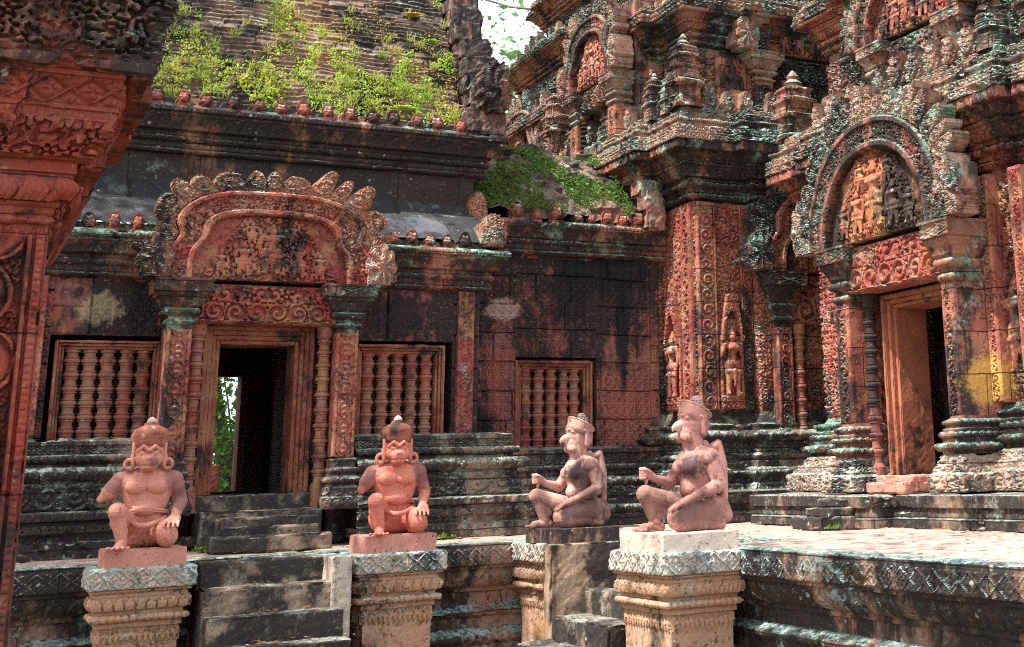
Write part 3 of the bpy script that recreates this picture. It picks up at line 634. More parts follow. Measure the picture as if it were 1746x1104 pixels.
def split_base(z0, z1, o):
    """carved two-step plinth, then the small mouldings above it"""
    h = z1-z0
    lo = Prof(o, z0).band(h*.23, 'foliage', .018).to(-.008, .006).to(-o*.10, .010).ovolo(h*.21, -o*.34, 'foliage', .018).to(-o*.10, .012)
    hi = Prof(lo.o, lo.z+.001).band(h*.04).to(o*.10, .006).bulge(h*.09, .028, 'petal', .016).to(-o*.12, .008).band(h*.05).to(-o*.06, .006).bulge(h*.075, .022, 'bead', .016).to(o*.04, .006).band(h*.03).to(-o*.12, .008).band(h*.04).bulge(h*.06, .02, 'petal', .01)
    hi.to(-hi.o*.7, .012); hi.to(-hi.o, max(.004, z1-hi.z)); return lo, hi
def porch(parent, T, d, mats):
    """pilasters with bases and capitals, lintel, rebated door frame, ringed colonnettes, pediment (all in the facade's own frame)"""
    zi, zc, zt = d['z0'], d['zcap'], d['zped']; ai, ao, b = d['ai'], d['ao'], d['b']; bt = d.get('bb', 0.06)
    for sg in d.get('sides', (-1, 1)):
        x0, x1 = (ai, d.get('aor', ao)) if sg > 0 else (-ao, -ai)
        pb = zi+d['hb']
        mb = strip(x0, x1, pb, zc, b, d.get('pat', 'chain'), amp=.024, depth=bt-b, seed=3+sg)
        part('pilaster', mp(mb, T), mats['pil'], parent)
        q = [(x0, bt), (x0, b), (x1, b), (x1, bt)]
        if d.get('split'):
            lo_, hi_ = split_base(zi, zi+d['hb'], d['ob'])
            part('plinth', mp(sweep(q, lo_, seed=5+sg, chip=.02), T), mats['pbase'], parent); part('pilaster_base', mp(sweep(q, hi_, seed=6+sg, chip=.016), T), mats['phi'], parent)
        else: part('pilaster_base', mp(sweep(q, base_profile(zi, d['hb'], d.get('ob', .07)), seed=5+sg), T), mats['pbase'], parent)
        cp = sweep(q, capital_profile(zc, zt-zc, d.get('oc', .15)), seed=8+sg)
        part('capital', mp(cp, T), mats['cap'], parent)
    if d.get('lintel', True):
        H = zt-.02-d['zl']
        def fl(u, v):
            k = np.minimum(v, H-v); row = p_scroll(np.abs(u-ai), v, H*.55); r2 = p_foliage(np.abs(u-ai), v, 1, H*.30, 12)
            return np.where(v < H*.55, row, r2)*sstep(0, .02, k)+.5*(v < .02)
        part('lintel', mp(rl(-ai, ai, d['zl'], zt-.02, b+.03, fl, amp=.045, depth=.2), T), mats['lin'], parent)
    if d.get('door', True):
        a, zd, z1 = d['ad'], d['zd'], d['ztop']
        part('door_frame', mp(frame(-a, a, zd, z1, d['bf'], d['wf'], d.get('nf', 4), .06, back=.42), T), mats['frame'], parent)
        part('door_sill', mp(block(-ai+.02, ai-.02, d['bf']-.10, d['bf']+.5, zd-.13, zd, r=.012), T), mats['sill'], parent)
        for sg in (-1, 1):
            c = (sg*(a+d['wf']+.062), d['bf']-.075, zd-.13)
            part('colonnette', mp(lathe(colprof(d['zl']-zd+.13, .056), c, 16, PI/8), T), mats['col'], parent, smooth=False)
    if 'hp' in d:
        pediment_parts(parent, d.get('Tp', T), d['ap'], zt+.004, d['hp'], b-d.get('pf', .08), .26, mats['ped'], seed=d.get('seed', 1), nleaf=d.get('nl', 19), n=d.get('n', 2.5), pinch=d.get('pinch', .10))

# ==================================================================== ground and court
def sheet(x0, x1, y0, y1, z, sx, amp, seed):
    X, Y = np.meshgrid(np.linspace(x0, x1, int((x1-x0)/sx)+2), np.linspace(y0, y1, int((y1-y0)/sx)+2), indexing='ij')
    P = np.stack([X, Y, np.full(X.shape, z)], -1); P[..., 2] += (fbm(P, .8, seed)-.5)*amp
    return MB().add(P, gridfaces(*X.shape))
gm = sheet(-14, 22, -8, 40, -1.46, .25, .06, 2)
big = np.array([[-400, -400, -1.52], [400, -400, -1.52], [400, 400, -1.52], [-400, 400, -1.52]]); gm.add(big, np.array([[0, 1, 2, 3]]))
top('ground', gm, M['earth'], None, None, kind='structure')

# ==================================================================== terrace
YE, XE = 10.35, 4.47
terr = root('stone_terrace', 'long moulded stone terrace with pale paved top under the temples', 'terrace', (4, 10.5, -1.46))
def pavetop(x0, x1, y0, y1, seed):
    mb = MB(); y = y0; k = 0
    X, Y = np.meshgrid(np.linspace(x0, x1, int((x1-x0)/.03)), np.linspace(y0, y1, int((y1-y0)/.03)), indexing='ij')
    row = np.floor((Y+.06*np.sin(X*1.3))/.44); xx = (X+row*.31+.1*np.sin(Y*2))/.66; col_ = np.floor(xx); r = _h(row.astype(np.int64), col_.astype(np.int64), np.zeros(X.shape, np.int64), seed)
    fy = ((Y+.06*np.sin(X*1.3))/.44) % 1; fx = xx % 1
    g = np.minimum(np.minimum(fy, 1-fy)*.44, np.minimum(fx, 1-fx)*.66)
    P = np.stack([X, Y, np.zeros(X.shape)], -1)
    P[..., 2] = -.505+(r-.5)*.012+(fbm(P, 3., seed)-.5)*.02-.014*(1-sstep(0, .03, g))
    return MB().add(P, gridfaces(*X.shape))
part('paving', join(pavetop(-2.6, XE+.08, YE+.095, 13, 1), pavetop(XE+.095, 11.5, 5.02, 8.55, 1), pavetop(XE+.095, 11.5, 9.80, 13, 1), pavetop(XE+.71, 11.5, 8.55, 9.80, 1)), M['pave'], terr)
tp = (Prof(-.12, -1.46).band(.10).to(-.04, 0).band(.10, 'loz', .01).to(-.02, .01).bulge(.10, .05, 'petaldn', .012).to(-.03, .02).band(.08).bulge(.07, .04, 'bead', .012).to(-.03, .02).band(.09).to(.03, .01).band(.03).to(.02, .01)
      .ovolo(.10, .08, 'petal', .014).band(.03).to(.03, 0).band(.02).to(.03, .01).band(.125, 'loz', .011))
tp.to(0, -.495-tp.z-.006).to(-.02, .008).to(-.10, .002).to(-.06, -.05)
part('south_moulding', sweep([(-2.6, YE), (1.55, YE), (1.60, YE), (2.46, YE), (XE, YE)], tp, seed=4, wear=.006, chip=.03), M['tedge'], terr)
part('east_moulding', sweep([(XE, YE+.02), (XE, 9.70), (XE+.62, 9.70), (XE+.62, 8.64), (XE, 8.64), (XE, 4.93), (11.5, 4.93)], tp, seed=6, wear=.004, chip=.022), M['tedge'], terr)
def stairs(r, blocks, mat, nm='step'):
    for i, (x0, x1, y0, y1, z0, z1) in enumerate(blocks): part(nm, block(x0, x1, y0, y1, z0, z1, r=.016, seed=20+i*3, wear=.009, chip=.03), mat, r)
st = root('stone_stair', 'worn dark stone stair climbing between the two monkey statues', 'stair', (2.07, 9.9, -1.46))
stairs(st, [(1.59, 2.45, YE-.245*i-.275, YE-.245*i+.05, -1.46, -.5-.165*i+(0 if i else -.004)) for i in range(6)], M['step'])
st2 = root('stone_stair', 'stone stair seen from the side between the two bird-headed statues', 'stair', (4.2, 9.2, -1.46))
stairs(st2, [(XE+.62-.27*i-.30, XE+.62-.27*i+.05, 8.67, 9.68, -1.46, -.5-.165*i-.004) for i in range(6)], M['step'])

# ==================================================================== pedestals
def pedprof(plain=False):
    p = (Prof(-.055, -1.46).band(.08).to(-.03, .01).band(.05, 'leaf', .016).to(-.015, .02).band(.315).to(0, .005).band(.10, 'leaf', .020).to(.02, .004).band(.024)
         .to(-.005, .008).to(.022, .006).bulge(.04, .016, 'bead', .014).to(-.015, .006).band(.014).to(.018, .016).bulge(.072, .012, 'petal', .024).to(.004, .006).band(.012).to(-.005, .012).to(.02, .004).band(.016, 'dent', .010))
    p.to(.022, .006); p.band(-.508-p.z, 'loz', .016); p.to(-.012, .008).to(-.08, .001); return p
def pedestal(label, x0, x1, y0, y1, flat=()):
    r = root('statue_pedestal', label, 'pedestal', ((x0+x1)/2, (y0+y1)/2, -1.46), 'carved pedestals at the terrace stairs')
    P = pedprof(); k = next(i for i, q in enumerate(P.S) if q[2] == 'loz')
    lo = Prof(0, 0); lo.S = P.S[:k+1]; hi = Prof(0, 0); hi.S = P.S[k:]
    pl = []
    if 'E' in flat: pl.append((x0-.0, x0+.10)); 
    X0 = x0+(.09 if 'E' in flat else 0); Y0 = y0+(.10 if 'S' in flat else 0)
    path = [(X0, y1), (X0, Y0), (x1, Y0), (x1, y1)]
    part('moulded_shaft', sweep(path, lo, True, seed=int(x0*10), wear=.004, chip=.012), M['ped'], r)
    part('cap_block', sweep(path, hi, True, seed=int(x0*10)+2, wear=.005, chip=.014, cap=1), M['pedtop'], r)
    if 'E' in flat: part('plain_side', block(x0-.055, x0+.075, y0-.005, y1+.02, -1.46, -.502, seed=3), M['pedtop'], r)
    if 'S' in flat: part('plain_side', block(x0+.035, x1+.04, y0-.02, y0+.11, -1.46, -.502, seed=6), M['pedblack'], r)
    return r
pedestal('short carved pedestal under the broken-armed monkey left of the stair', .895, 1.575, 9.93, 10.40)
pedestal('carved pedestal with a plain left side under the monkey right of the stair', 2.475, 3.25, 9.80, 10.36, ('E',))
pedestal('pedestal with flat blackened right side under the farther bird-headed statue', 3.935, 4.50, 9.68, 10.50, ('S',))
pedestal('orange and grey corner pedestal under the nearest bird-headed statue', 3.955, 4.60, 7.80, 8.66)

# ==================================================================== hall (left building)
YW, YU, YM = 11.95, 12.6, 12.9
hall = root('temple_hall', 'long red sandstone hall with brick roof, carved doorway and balustered windows', 'temple building', (2.2, 13, -.5))
bp = (Prof(.40, -.5).band(.12).to(-.035, .008).band(.05).to(.03, .006).band(.06, 'petal', 0.022).to(-.02, .006).band(.02).to(.05, .01).band(.055, 'dent', 0.007).to(-.13, .012).band(.20, 'scroll', 0.025).to(-.015, .006).band(.02).to(.025, .006)
      .bulge(.085, .05, 'petal', 0.023).to(-.06, .01).band(.03).to(.02, .01).bulge(.04, .02, 'bead', 0.022).to(-.04, .01).band(.065, 'loz', 0.014).to(.02, .005).band(.03))
bp.to(-.03, .01).to(-.10, .012)
XC = 2.24
part('base_moulding', join(sweep([(-2.6, YW), (1.47, YW)], bp, seed=3, chip=.025, wear=.006), sweep([(3.03, YW), (4.2, YW), (4.2, YM)], bp, seed=5, chip=.025, wear=.006)), M['base'], hall)
zb_ = bp.z
for (x0, x1, z0, z1, f, am) in ((-2.6, .66, zb_, 1.66, 'diaper', .022), (.66, 1.50, 1.20, 1.42, 'diaper', .022), (.66, 1.50, 1.42, 1.66, 'diaper', .010), (1.50, 1.80, .2, 1.66, None, 0), (2.70, 3.04, .2, 1.66, None, 0),
                         (3.04, 3.94, 1.20, 1.40, 'diaper', .018), (3.04, 3.94, 1.40, 1.66, 'diaper', .010), (3.94, 4.19, zb_, 1.66, None, 0)):
    part('aisle_wall', rl(x0, x1, z0, z1, YW, blocked(f, am, seed=int(x0*7)+3), amp=1., depth=.28, st=.0075, seed=int(x0*7)), M['wall'], hall)
for xx_ in (1.46, 2.865): part('porch_core', block(xx_, xx_+.172, YW-.02, YW+.3, -.5, .3, seed=2), M['base'], hall)
part('end_wall', block(3.9, 4.185, YW+.2, 15.85, -.5, 1.66, seed=2), M['wall'], hall); part('end_wall', block(-2.6, -2.3, YW+.2, 15.85, -.5, 2.6, seed=4), M['wall'], hall)
part('pilaster', strip(3.975, 4.125, zb_, 1.66, YW-.05, 'chain', amp=.014, depth=.06, seed=4), M['carved'], hall)
part('pilaster', strip(.47, .61, zb_, 1.66, YW-.05, 'chain', amp=.014, depth=.06, seed=8), M['carved'], hall)
rr0 = random.Random(17)
def window(parent, x0, x1, z0, z1, Y, wd, mat, seed):
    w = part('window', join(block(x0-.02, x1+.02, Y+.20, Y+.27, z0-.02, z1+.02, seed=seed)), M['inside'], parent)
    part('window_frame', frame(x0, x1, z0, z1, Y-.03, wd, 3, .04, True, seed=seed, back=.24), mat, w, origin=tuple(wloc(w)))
    n = 5; p = (x1-x0)/n; b0 = None
    for i in range(n):
        x = x0+p*(i+.5)
        if b0 is None:
            c0 = (x, Y+.095, z0); b0 = part('baluster', lathe(balprof(z1-z0, p*.475), (0, 0, 0), 20), M['baluster'], w, origin=(0, 0, 0)); b0.location = Vector(c0)-wloc(w)
        else:
            q_ = dup(b0, w, (p*i+rr0.uniform(-.003, .003), rr0.uniform(-.006, .006), 0)); q_.scale = (rr0.uniform(.94, 1.03), rr0.uniform(.94, 1.03), 1); q_.rotation_euler = (rr0.uniform(-.008, .008), rr0.uniform(-.008, .008), rr0.uniform(0, 6))
    return w
M['baluster'] = stone('turned_baluster_stone', (.25, .06, .045), (.33, .125, .078), (.26, .15, .115), black=.42, green=.0, topl=.5, spots=.3, off=53, ochre=.4, bump=.3)
window(hall, .77, 1.43, .38, 1.09, YW, .068, M['frame'], 2)
window(hall, 3.13, 3.79, .38, 1.09, YW, .075, M['frame'], 5)
# aisle cornice and its row of buds
cp = (Prof(.0, 1.64).band(.03).to(.05, 0).bulge(.035, .02).to(.01, .005).band(.045, 'petal', .01).to(.012, .004).bulge(.05, .025, 'fine', .008).to(.005, .006).band(.03).to(.04, .004).cyma(.09, .06, 'petal', .014).to(.01, .004).band(.03).to(.03, .002).band(.035, 'dent', .004))
cp.to(-.02, .02).to(-.12, .03)
part('aisle_cornice', sweep([(-2.6, YW), (4.2, YW), (4.2, YM)], cp, seed=11, chip=.025, wear=.006), M['cornice'], hall)
def budmesh(s):
    f = relief((-.06*s, .03*s, 0), (1, 0, 0), (0, 0, 1), .12*s, .155*s, lambda u, v: np.clip(np.hypot((u/s-.06)/.06, (v/s-.06)/.07), 0, 1)**3, amp=.02*s, depth=.05*s, st=.008,
               mask=lambda u, v: (np.abs(u/s-.06) < .058*np.sqrt(np.clip(1-((v/s-.06)/.095)**2, 0, 1))+.004*(v/s < .06)) | ((v/s < .06) & (np.abs(u/s-.06) < .055)), wear=.002)
    sp_ = sphere((0, .005*s, .062*s), (.044*s, .05*s, .052*s), 22, 15); V = sp_.V[0]; n_ = V-np.array([0, .005*s, .062*s]); V += n_*((fbm(V, 26/s, 4)-.5)*.45+.10*np.cos(np.arctan2(n_[:, 2], n_[:, 0])*6)*(np.hypot(n_[:, 0], n_[:, 2])/(.05*s)))[:, None]
    return join(f, sp_, block(-.05*s, .05*s, -.03*s, .05*s, -.02*s, .012*s, r=.004, chip=0))
bud = part('lotus_finial', budmesh(1.0), M['bud'], hall, origin=(0, 0, 0)); bl = Vector((.70, YW-.13, 2.045))-wloc(hall); bud.location = bl
rr = random.Random(3)
for x in [.86, 1.03, 1.21]+[3.33+.165*i for i in range(5)]: 
    c = dup(bud, hall, (x-.70, 0, rr.uniform(-.012, .0))); c.scale = [rr.uniform(.8, 1.1) for _ in '123']; c.rotation_euler = [rr.uniform(-.12, .12) for _ in '123']
eave2 = Prof(0, 2.03).band(.07, 'petal', .025); eave2.to(-.03, .01).to(-.06, 0)
part('eave_ridge', sweep([(-2.6, YW-.09), (4.20, YW-.09)], eave2, seed=9, wear=.006, chip=.02), M['cornice'], hall)
# lower half-vault roof of smooth bluish slabs
def vault(pts, x0, x1, fx=.04, seed=0, disp=None):
    q = np.array(pts, float); d = np.concatenate([[0], np.cumsum(np.hypot(*np.diff(q, axis=0).T))])
    n = int(d[-1]/.02)+2; t = np.linspace(0, d[-1], n); y = np.interp(t, d, q[:, 0]); z = np.interp(t, d, q[:, 1])
    dy, dz = np.gradient(y), np.gradient(z); l = np.hypot(dy, dz); ny, nz = -dz/l, dy/l
    xs = np.linspace(x0, x1, int((x1-x0)/fx)+2)
    X, Tt = np.meshgrid(xs, t, indexing='ij'); h = disp(X, Tt, d[-1]) if disp else 0*X
    P = np.stack([X, y[None]+h*ny[None], z[None]+h*nz[None]], -1); return MB().add(P, gridfaces(*X.shape))
def slabs(X, T, L):
    wv = .05*(fbm(np.stack([X, T*0, T*0], -1), 2.2, 5)-.5)
    r = np.clip(((T+wv)/(L/2.0)).astype(int), 0, 1); c = np.floor((X+r*.37)/.78); k = _h(c.astype(np.int64), r.astype(np.int64), np.zeros(X.shape, np.int64), 4)
    f = ((X+r*.37)/.78) % 1; g = np.minimum(f, 1-f)*.78; tt = (T+wv) % (L/2.0)
    return .05*(1-r)+k*.03-.03*(1-sstep(0, .02, g))+(fbm(np.stack([X, T, X*0], -1), 3, 8)-.5)*.03-.05*((k > .72) & (tt > L*.36))
part('lower_roof', vault([(YW-.09, 2.07), (YW+.12, 2.24), (YU-.12, 2.48), (YU+.02, 2.68)], -2.6, 4.33, .025, disp=slabs), M['slate'], hall)
part('upper_wall', rl(-2.6, 4.33, 2.58, 2.92, YU, None, depth=.2, st=.03), M['cornice_dark'], hall)
up = (Prof(.0, 2.86).band(.03).to(.05, .004).bulge(.04, .02).to(.01, .006).band(.05, 'petal', .01).to(.015, .004).bulge(.05, .03, 'fine', .008).to(.01, .008).band(.03).to(.05, .004).cyma(.11, .07, 'petal', .016).to(.01, .004).band(.03).to(.03, .004).band(.04, 'dent', .004))
up.to(-.03, .03).to(-.12, .03)
part('upper_cornice', sweep([(-2.6, YU), (4.36, YU), (4.36, 15.2)], up, seed=21, chip=.02, wear=.005), M['cornice_dark'], hall)
b2 = part('lotus_finial', budmesh(1.15), M['bud'], hall, origin=(0, 0, 0)); b2.location = Vector((.70, YU-.20, 3.30))-wloc(hall)
for i in range(1, 17):
    c = dup(b2, hall, (.213*i+rr.uniform(-.012, .012), 0, rr.uniform(-.015, 0))); c.scale = [rr.uniform(.82, 1.08) for _ in '123']; c.rotation_euler = [rr.uniform(-.12, .12) for _ in '123']
eave = Prof(0, 3.275).band(.095, 'petal', .03); eave.to(-.04, .012).to(-.08, 0)
part('eave_ridge', sweep([(-2.6, YU-.165), (4.26, YU-.165)], eave, seed=8, wear=.006, chip=.02), M['cornice_dark'], hall)
# brick vault
RP = [(YU-.06, 3.33), (12.66, 3.55), (12.86, 3.95), (13.15, 4.50), (13.5, 5.0), (13.95, 5.4), (14.4, 5.0), (14.75, 4.5), (15.04, 3.95), (15.3, 3.33)]
def bricks(X, T, L):
    r = np.floor(T/.058); fr = (T/.058) % 1; c = np.floor((X+(r % 2)*.09+.05*np.sin(r*2.1))/.19); fc = ((X+(r % 2)*.09+.05*np.sin(r*2.1))/.19) % 1
    k = _h(c.astype(np.int64), r.astype(np.int64), np.zeros(X.shape, np.int64), 6)
    e = np.where(fr < .2, -.03, .0)+np.where((fc < .08), -.014, 0)+(k-.5)*.035-.05*(k > .95)-.02*fr
    return e+(fbm(np.stack([X, T, X*0], -1), 1.6, 9)-.5)*.10
part('brick_roof', vault(RP, -2.6, 4.22, .02, disp=bricks), M['brick'], hall)
# gable end: stacked blocks rising along the vault, serpent finial at the foot
for i in range(11):
    t0 = i/11*.92; y = np.interp(t0, np.linspace(0, 1, 6), [p[0] for p in RP[:6]]); z = np.interp(t0, np.linspace(0, 1, 6), [p[1] for p in RP[:6]])
    t1 = (i+1)/11*.92; y1 = np.interp(t1, np.linspace(0, 1, 6), [p[0] for p in RP[:6]]); z1 = np.interp(t1, np.linspace(0, 1, 6), [p[1] for p in RP[:6]])
    e = rr.uniform(-.03, .06)
    if i > 0: part('gable_block', block(4.25+e*.5, 4.54+e, y-.16, y+.75, z-.0, z1+.01, r=.03, seed=40+i, wear=.022, chip=.09), M['gable'], hall)
part('gable_block', block(4.19, 4.60, YU-.20, 13.4, 3.315, 3.56, r=.02, seed=77, wear=.012, chip=.05), M['gable'], hall)
def mnaga(u, v):
    x, y = u/.36, v/.62; return (np.hypot((x-.55)/.48, (y-.42)/.45) < 1-.08*np.cos(14*np.arctan2(y-.4, x-.5))) & (x < .96+.1*np.sin(y*9))
def fnaga(u, v):
    x, y = u/.36, v/.62; r = np.hypot((x-.55)/.5, (y-.4)/.42); th = np.arctan2(y-.4, x-.5); return np.clip(1-r, 0, 1)*.8+.35*np.cos(th*5+r*9)*(r < .95)+.3*p_fine(u, v, 1)
part('serpent_finial', rl(4.26, 4.62, 3.52, 4.14, YU-.30, fnaga, amp=.06, depth=.22, mask=mnaga, seed=4), M['gable'], hall)
part('gable_wall', join(block(4.10, 4.33, YU+.1, 15.1, 2.4, 3.4, seed=5), block(4.13, 4.32, 13.0, 14.9, 3.38, 4.3, seed=6), block(4.13, 4.32, 13.55, 14.4, 4.28, 4.9, seed=8)), M['gable'], hall)
def stump(u, v): return np.hypot((u-.13)/.13, (v-.12)/.2) < 1-.1*np.cos(9*u*30)
part('serpent_finial', rl(4.13, 4.40, 2.07, 2.42, YW-.17, lambda u, v: np.clip(1-np.hypot((u-.13)/.13, (v-.1)/.2), 0, 1)+.4*p_fine(u, v, 1), amp=.05, depth=.25, mask=stump, seed=6), M['pedcrest'], hall)
part('serpent_finial', rl(4.24, 4.44, 2.36, 2.74, YU-.13, lambda u, v: np.clip(1-np.hypot((u-.1)/.1, (v-.1)/.25), 0, 1)+.4*p_fine(u, v, 1), amp=.05, depth=.22, mask=lambda u, v: np.hypot((u-.1)/.1, (v-.15)/.23) < 1, seed=7), M['pedcrest'], hall)
# north side and dark inside
nw = join(block(-2.3, 2.33, 15.62, 15.9, -.5, 2.75, seed=2), block(2.79, 4.2, 15.62, 15.9, -.5, 2.75, seed=3), block(2.33, 2.79, 15.62, 15.9, 1.17, 2.75, seed=4), block(2.33, 2.79, 15.62, 15.9, -.5, -.07, seed=5))
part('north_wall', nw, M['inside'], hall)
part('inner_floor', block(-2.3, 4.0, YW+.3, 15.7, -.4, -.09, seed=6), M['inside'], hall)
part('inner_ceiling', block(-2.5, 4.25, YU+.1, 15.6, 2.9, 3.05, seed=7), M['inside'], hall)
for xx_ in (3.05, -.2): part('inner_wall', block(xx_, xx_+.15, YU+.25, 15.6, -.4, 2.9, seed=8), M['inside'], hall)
part('far_door_frame', frame(2.36, 2.765, -.07, 1.15, 15.5, .07, 2, .04, seed=3, back=.3), M['frame'], hall)
MP = dict(pil=M['carved'], pbase=M['base'], cap=M['cornice'], lin=M['carved'], frame=M['frame'], sill=M['step'], col=M['baluster'], ped=(M['carved'], M['carved'], M['pedcrest']) if 'pedcrest' in M else (M['carved'], M['carved'], M['cornice']))
porch(hall, TS(XC, YW), dict(z0=-.22, hb=.42, zcap=1.23, zped=1.63, ai=.575, ao=.765, b=-.31, zl=1.29, ad=.305, zd=-.08, ztop=1.145, bf=-.10, wf=.145, ap=.99, hp=.88, oc=.14, seed=2, nl=17, n=3.3), MP)
stairs(hall, [(XC-.34, XC+.40, 11.28, 11.7, -.5, -.25), (XC-.33, XC+.39, 11.15, 11.4, -.5, -.315), (XC-.42, XC+.45, 10.98, 11.25, -.5, -.38), (XC-.44, XC+.48, 11.45, 11.9, -.5, -.20)], M['step'], 'door_step')

# ==================================================================== linking chamber (between hall and towers)
lnk = root('linking_chamber', 'low set-back chamber with one balustered window and plant-grown roof between hall and tower', 'temple building', (5.4, 13.9, -.5))
bp2 = (Prof(.38, -.5).band(.10).to(-.03, .008).bulge(.08, .04, 'petaldn', 0.022).to(-.04, .01).band(.06).to(.02, .01).band(.10, 'loz', 0.018).to(-.04, .01).bulge(.08, .04, 'petal', 0.022).to(-.06, .01).band(.06).bulge(.05, .03, 'bead', 0.018).to(-.05, .01).band(.10, 'fine', 0.014).to(.03, .01).band(.04))
bp2.to(-.05, .01).to(-.10, .02)
part('base_moulding', sweep([(4.2, YM), (6.75, YM)], bp2, seed=33, chip=.025, wear=.006), M['base'], lnk)
z2 = bp2.z-.02
for (x0, x1, z0, z1, am, dy) in ((4.19, 4.91, z2, 2.25, .020, 0), (5.80, 6.42, z2, 2.25, .020, 0), (6.42, 6.52, z2, 1.3, .01, -.02), (6.42, 6.52, 1.3, 2.25, .0, -.03), (6.52, 6.72, z2, 2.25, .022, .02), (4.91, 5.80, 1.16, 1.72, .020, 0), (4.91, 5.80, 1.72, 2.25, .020, .006)): part('wall', rl(x0, x1, z0, z1, YM+dy, blocked('diaper', am, seed=int(x0*9)+1), amp=1., depth=.25, st=.0075, seed=int(x0*9)), M['wall'], lnk)
window(lnk, 4.985, 5.66, .27, 1.04, YM, .085, M['frame'], 8)
cp2 = (Prof(.0, 2.17).band(.03).to(.05, 0).bulge(.05, .03).to(.01, .005).band(.05, 'petal', .01).to(.012, .004).bulge(.05, .025, 'fine', .008).to(.03, .006).cyma(.10, .06, 'petal', .014).to(.02, .004).band(.05, 'dent', .004))
cp2.to(-.02, .02).to(-.12, .03)
part('cornice', sweep([(4.2, YM), (6.75, YM)], cp2, seed=35, chip=.03, wear=.008), M['cornice'], lnk)
b3 = part('lotus_finial', budmesh(1.45), M['bud'], lnk, origin=(0, 0, 0)); b3.location = Vector((4.86, YM-.13, cp2.z-.03))-wloc(lnk)
for dx, s in ((.22, .62), (.44, .95), (.68, .75), (.83, .6), (1.02, .8), (1.2, .7), (1.38, .95), (1.55, .85)):
    c = dup(b3, lnk, (dx, 0, 0)); c.scale = (s, s, s)
def rubble(X, T, L):
    r = np.floor(T/.12); c = np.floor((X+r*.17)/.3); k = _h(c.astype(np.int64), r.astype(np.int64), np.zeros(X.shape, np.int64), 16)
    return (k-.5)*.12+(fbm(np.stack([X, T, X*0], -1), 2.4, 3)-.5)*.16+(fbm(np.stack([X, T, X*0], -1), 11, 5)-.5)*.09
part('overgrown_roof', vault([(YM-.10, 2.60), (YM+.1, 2.86), (YM+.4, 3.2), (YM+.8, 3.5), (13.9, 3.58), (14.9, 2.8), (15, 2.2)], 4.3, 6.7, .025, disp=rubble), M['brick'], lnk)
part('inner_mass', block(4.2, 6.7, YM+.2, 15, -.5, 2.5, seed=3), M['inside'], lnk)
# raised rim of the roof against the tower
rim = []
for i in range(9):
    t = i/8*PI/2; rim.append((6.12, 12.72+1.2*(1-math.cos(t)), 2.62+1.0*math.sin(t)))
rb = MB()
for i in range(8):
    a, b = rim[i], rim[i+1]
    rb = join(rb, block(6.12+.16*(1-i/7), 6.50, min(a[1], b[1])-.10, max(a[1], b[1])+.05, a[2]-.12, b[2]+.05, r=.03, seed=60+i, wear=.02, chip=.04))
part('roof_rim', rb, M['tower_pale'], lnk)

# ==================================================================== carved figures (one continuous skinned surface each)
def skin_mesh(name, caps, vox=.006, it=4, T=None):
    """joins tapered limbs into one closed surface"""
    me = join(*caps).mesh(name+'_src'); o = bpy.data.objects.new(name+'_src', me); COL.objects.link(o)
    r = o.modifiers.new('r', 'REMESH'); r.mode = 'VOXEL'; r.voxel_size = vox; r.use_smooth_shade = True
    s = o.modifiers.new('s', 'SMOOTH'); s.factor = .5; s.iterations = it
    dg = bpy.context.evaluated_depsgraph_get(); ev = o.evaluated_get(dg); m2 = bpy.data.meshes.new_from_object(ev, depsgraph=dg)
    bpy.data.objects.remove(o); bpy.data.meshes.remove(me)
    n = len(m2.vertices); co = np.zeros(n*3, np.float32); m2.vertices.foreach_get('co', co); V = co.reshape(-1, 3).astype(float)
    f = np.array([list(p.vertices) for p in m2.polygons if len(p.vertices) == 4]); t = [list(p.vertices) for p in m2.polygons if len(p.vertices) == 3]
    bpy.data.meshes.remove(m2)
    mb = MB().add(V, [f]+([np.array(t)] if t else []))
    return mb
def devata_caps(h=.62):
    k = h/.62
    def q(*a): return tuple(x*k for x in a)
    c = [tcap(q(-.045, 0, .0), q(-.04, -.005, .14), .02*k, .026*k), tcap(q(-.04, -.005, .14), q(-.035, 0, .27), .027*k, .042*k), tcap(q(.045, -.01, .0), q(.04, -.01, .14), .02*k, .026*k), tcap(q(.04, -.01, .14), q(.035, 0, .27), .027*k, .042*k),
         tcap(q(-.05, -.03, .01), q(-.045, 0, .02), .016*k, .02*k), tcap(q(.055, -.035, .01), q(.045, 0, .02), .016*k, .02*k),
         tcap(q(-.03, 0, .28), q(.03, 0, .28), .048*k, .048*k), tcap(q(0, 0, .28), q(0, 0, .37), .05*k, .036*k), tcap(q(0, 0, .36), q(0, -.005, .43), .038*k, .055*k), tcap(q(-.06, 0, .455), q(.06, 0, .455), .028*k, .028*k),
         sphere(q(-.03, -.04, .42), .026*k), sphere(q(.03, -.04, .42), .026*k), tcap(q(0, 0, .45), q(0, 0, .5), .02*k, .02*k), sphere(q(0, -.008, .525), (.032*k, .036*k, .042*k)), tcap(q(0, .0, .555), q(0, .0, .62), .034*k, .008*k),
         tcap(q(.078, 0, .455), q(.092, .0, .34), .021*k, .017*k), tcap(q(.092, 0, .34), q(.075, -.02, .22), .016*k, .012*k), sphere(q(.074, -.022, .20), .017*k),
         tcap(q(-.078, 0, .455), q(-.098, 0, .35), .021*k, .017*k), tcap(q(-.098, 0, .35), q(-.085, -.035, .44), .016*k, .012*k), sphere(q(-.084, -.037, .455), .016*k), tcap(q(-.04, -.03, .52), q(.04, -.03, .52), .005, .005),
         tcap(q(-.055, -.03, .21), q(.055, -.03, .21), .02*k, .02*k), tcap(q(0, -.04, .22), q(0, -.035, .08), .018*k, .01*k)]
    return c
DEV = skin_mesh('devata', devata_caps(), .0065, 3)
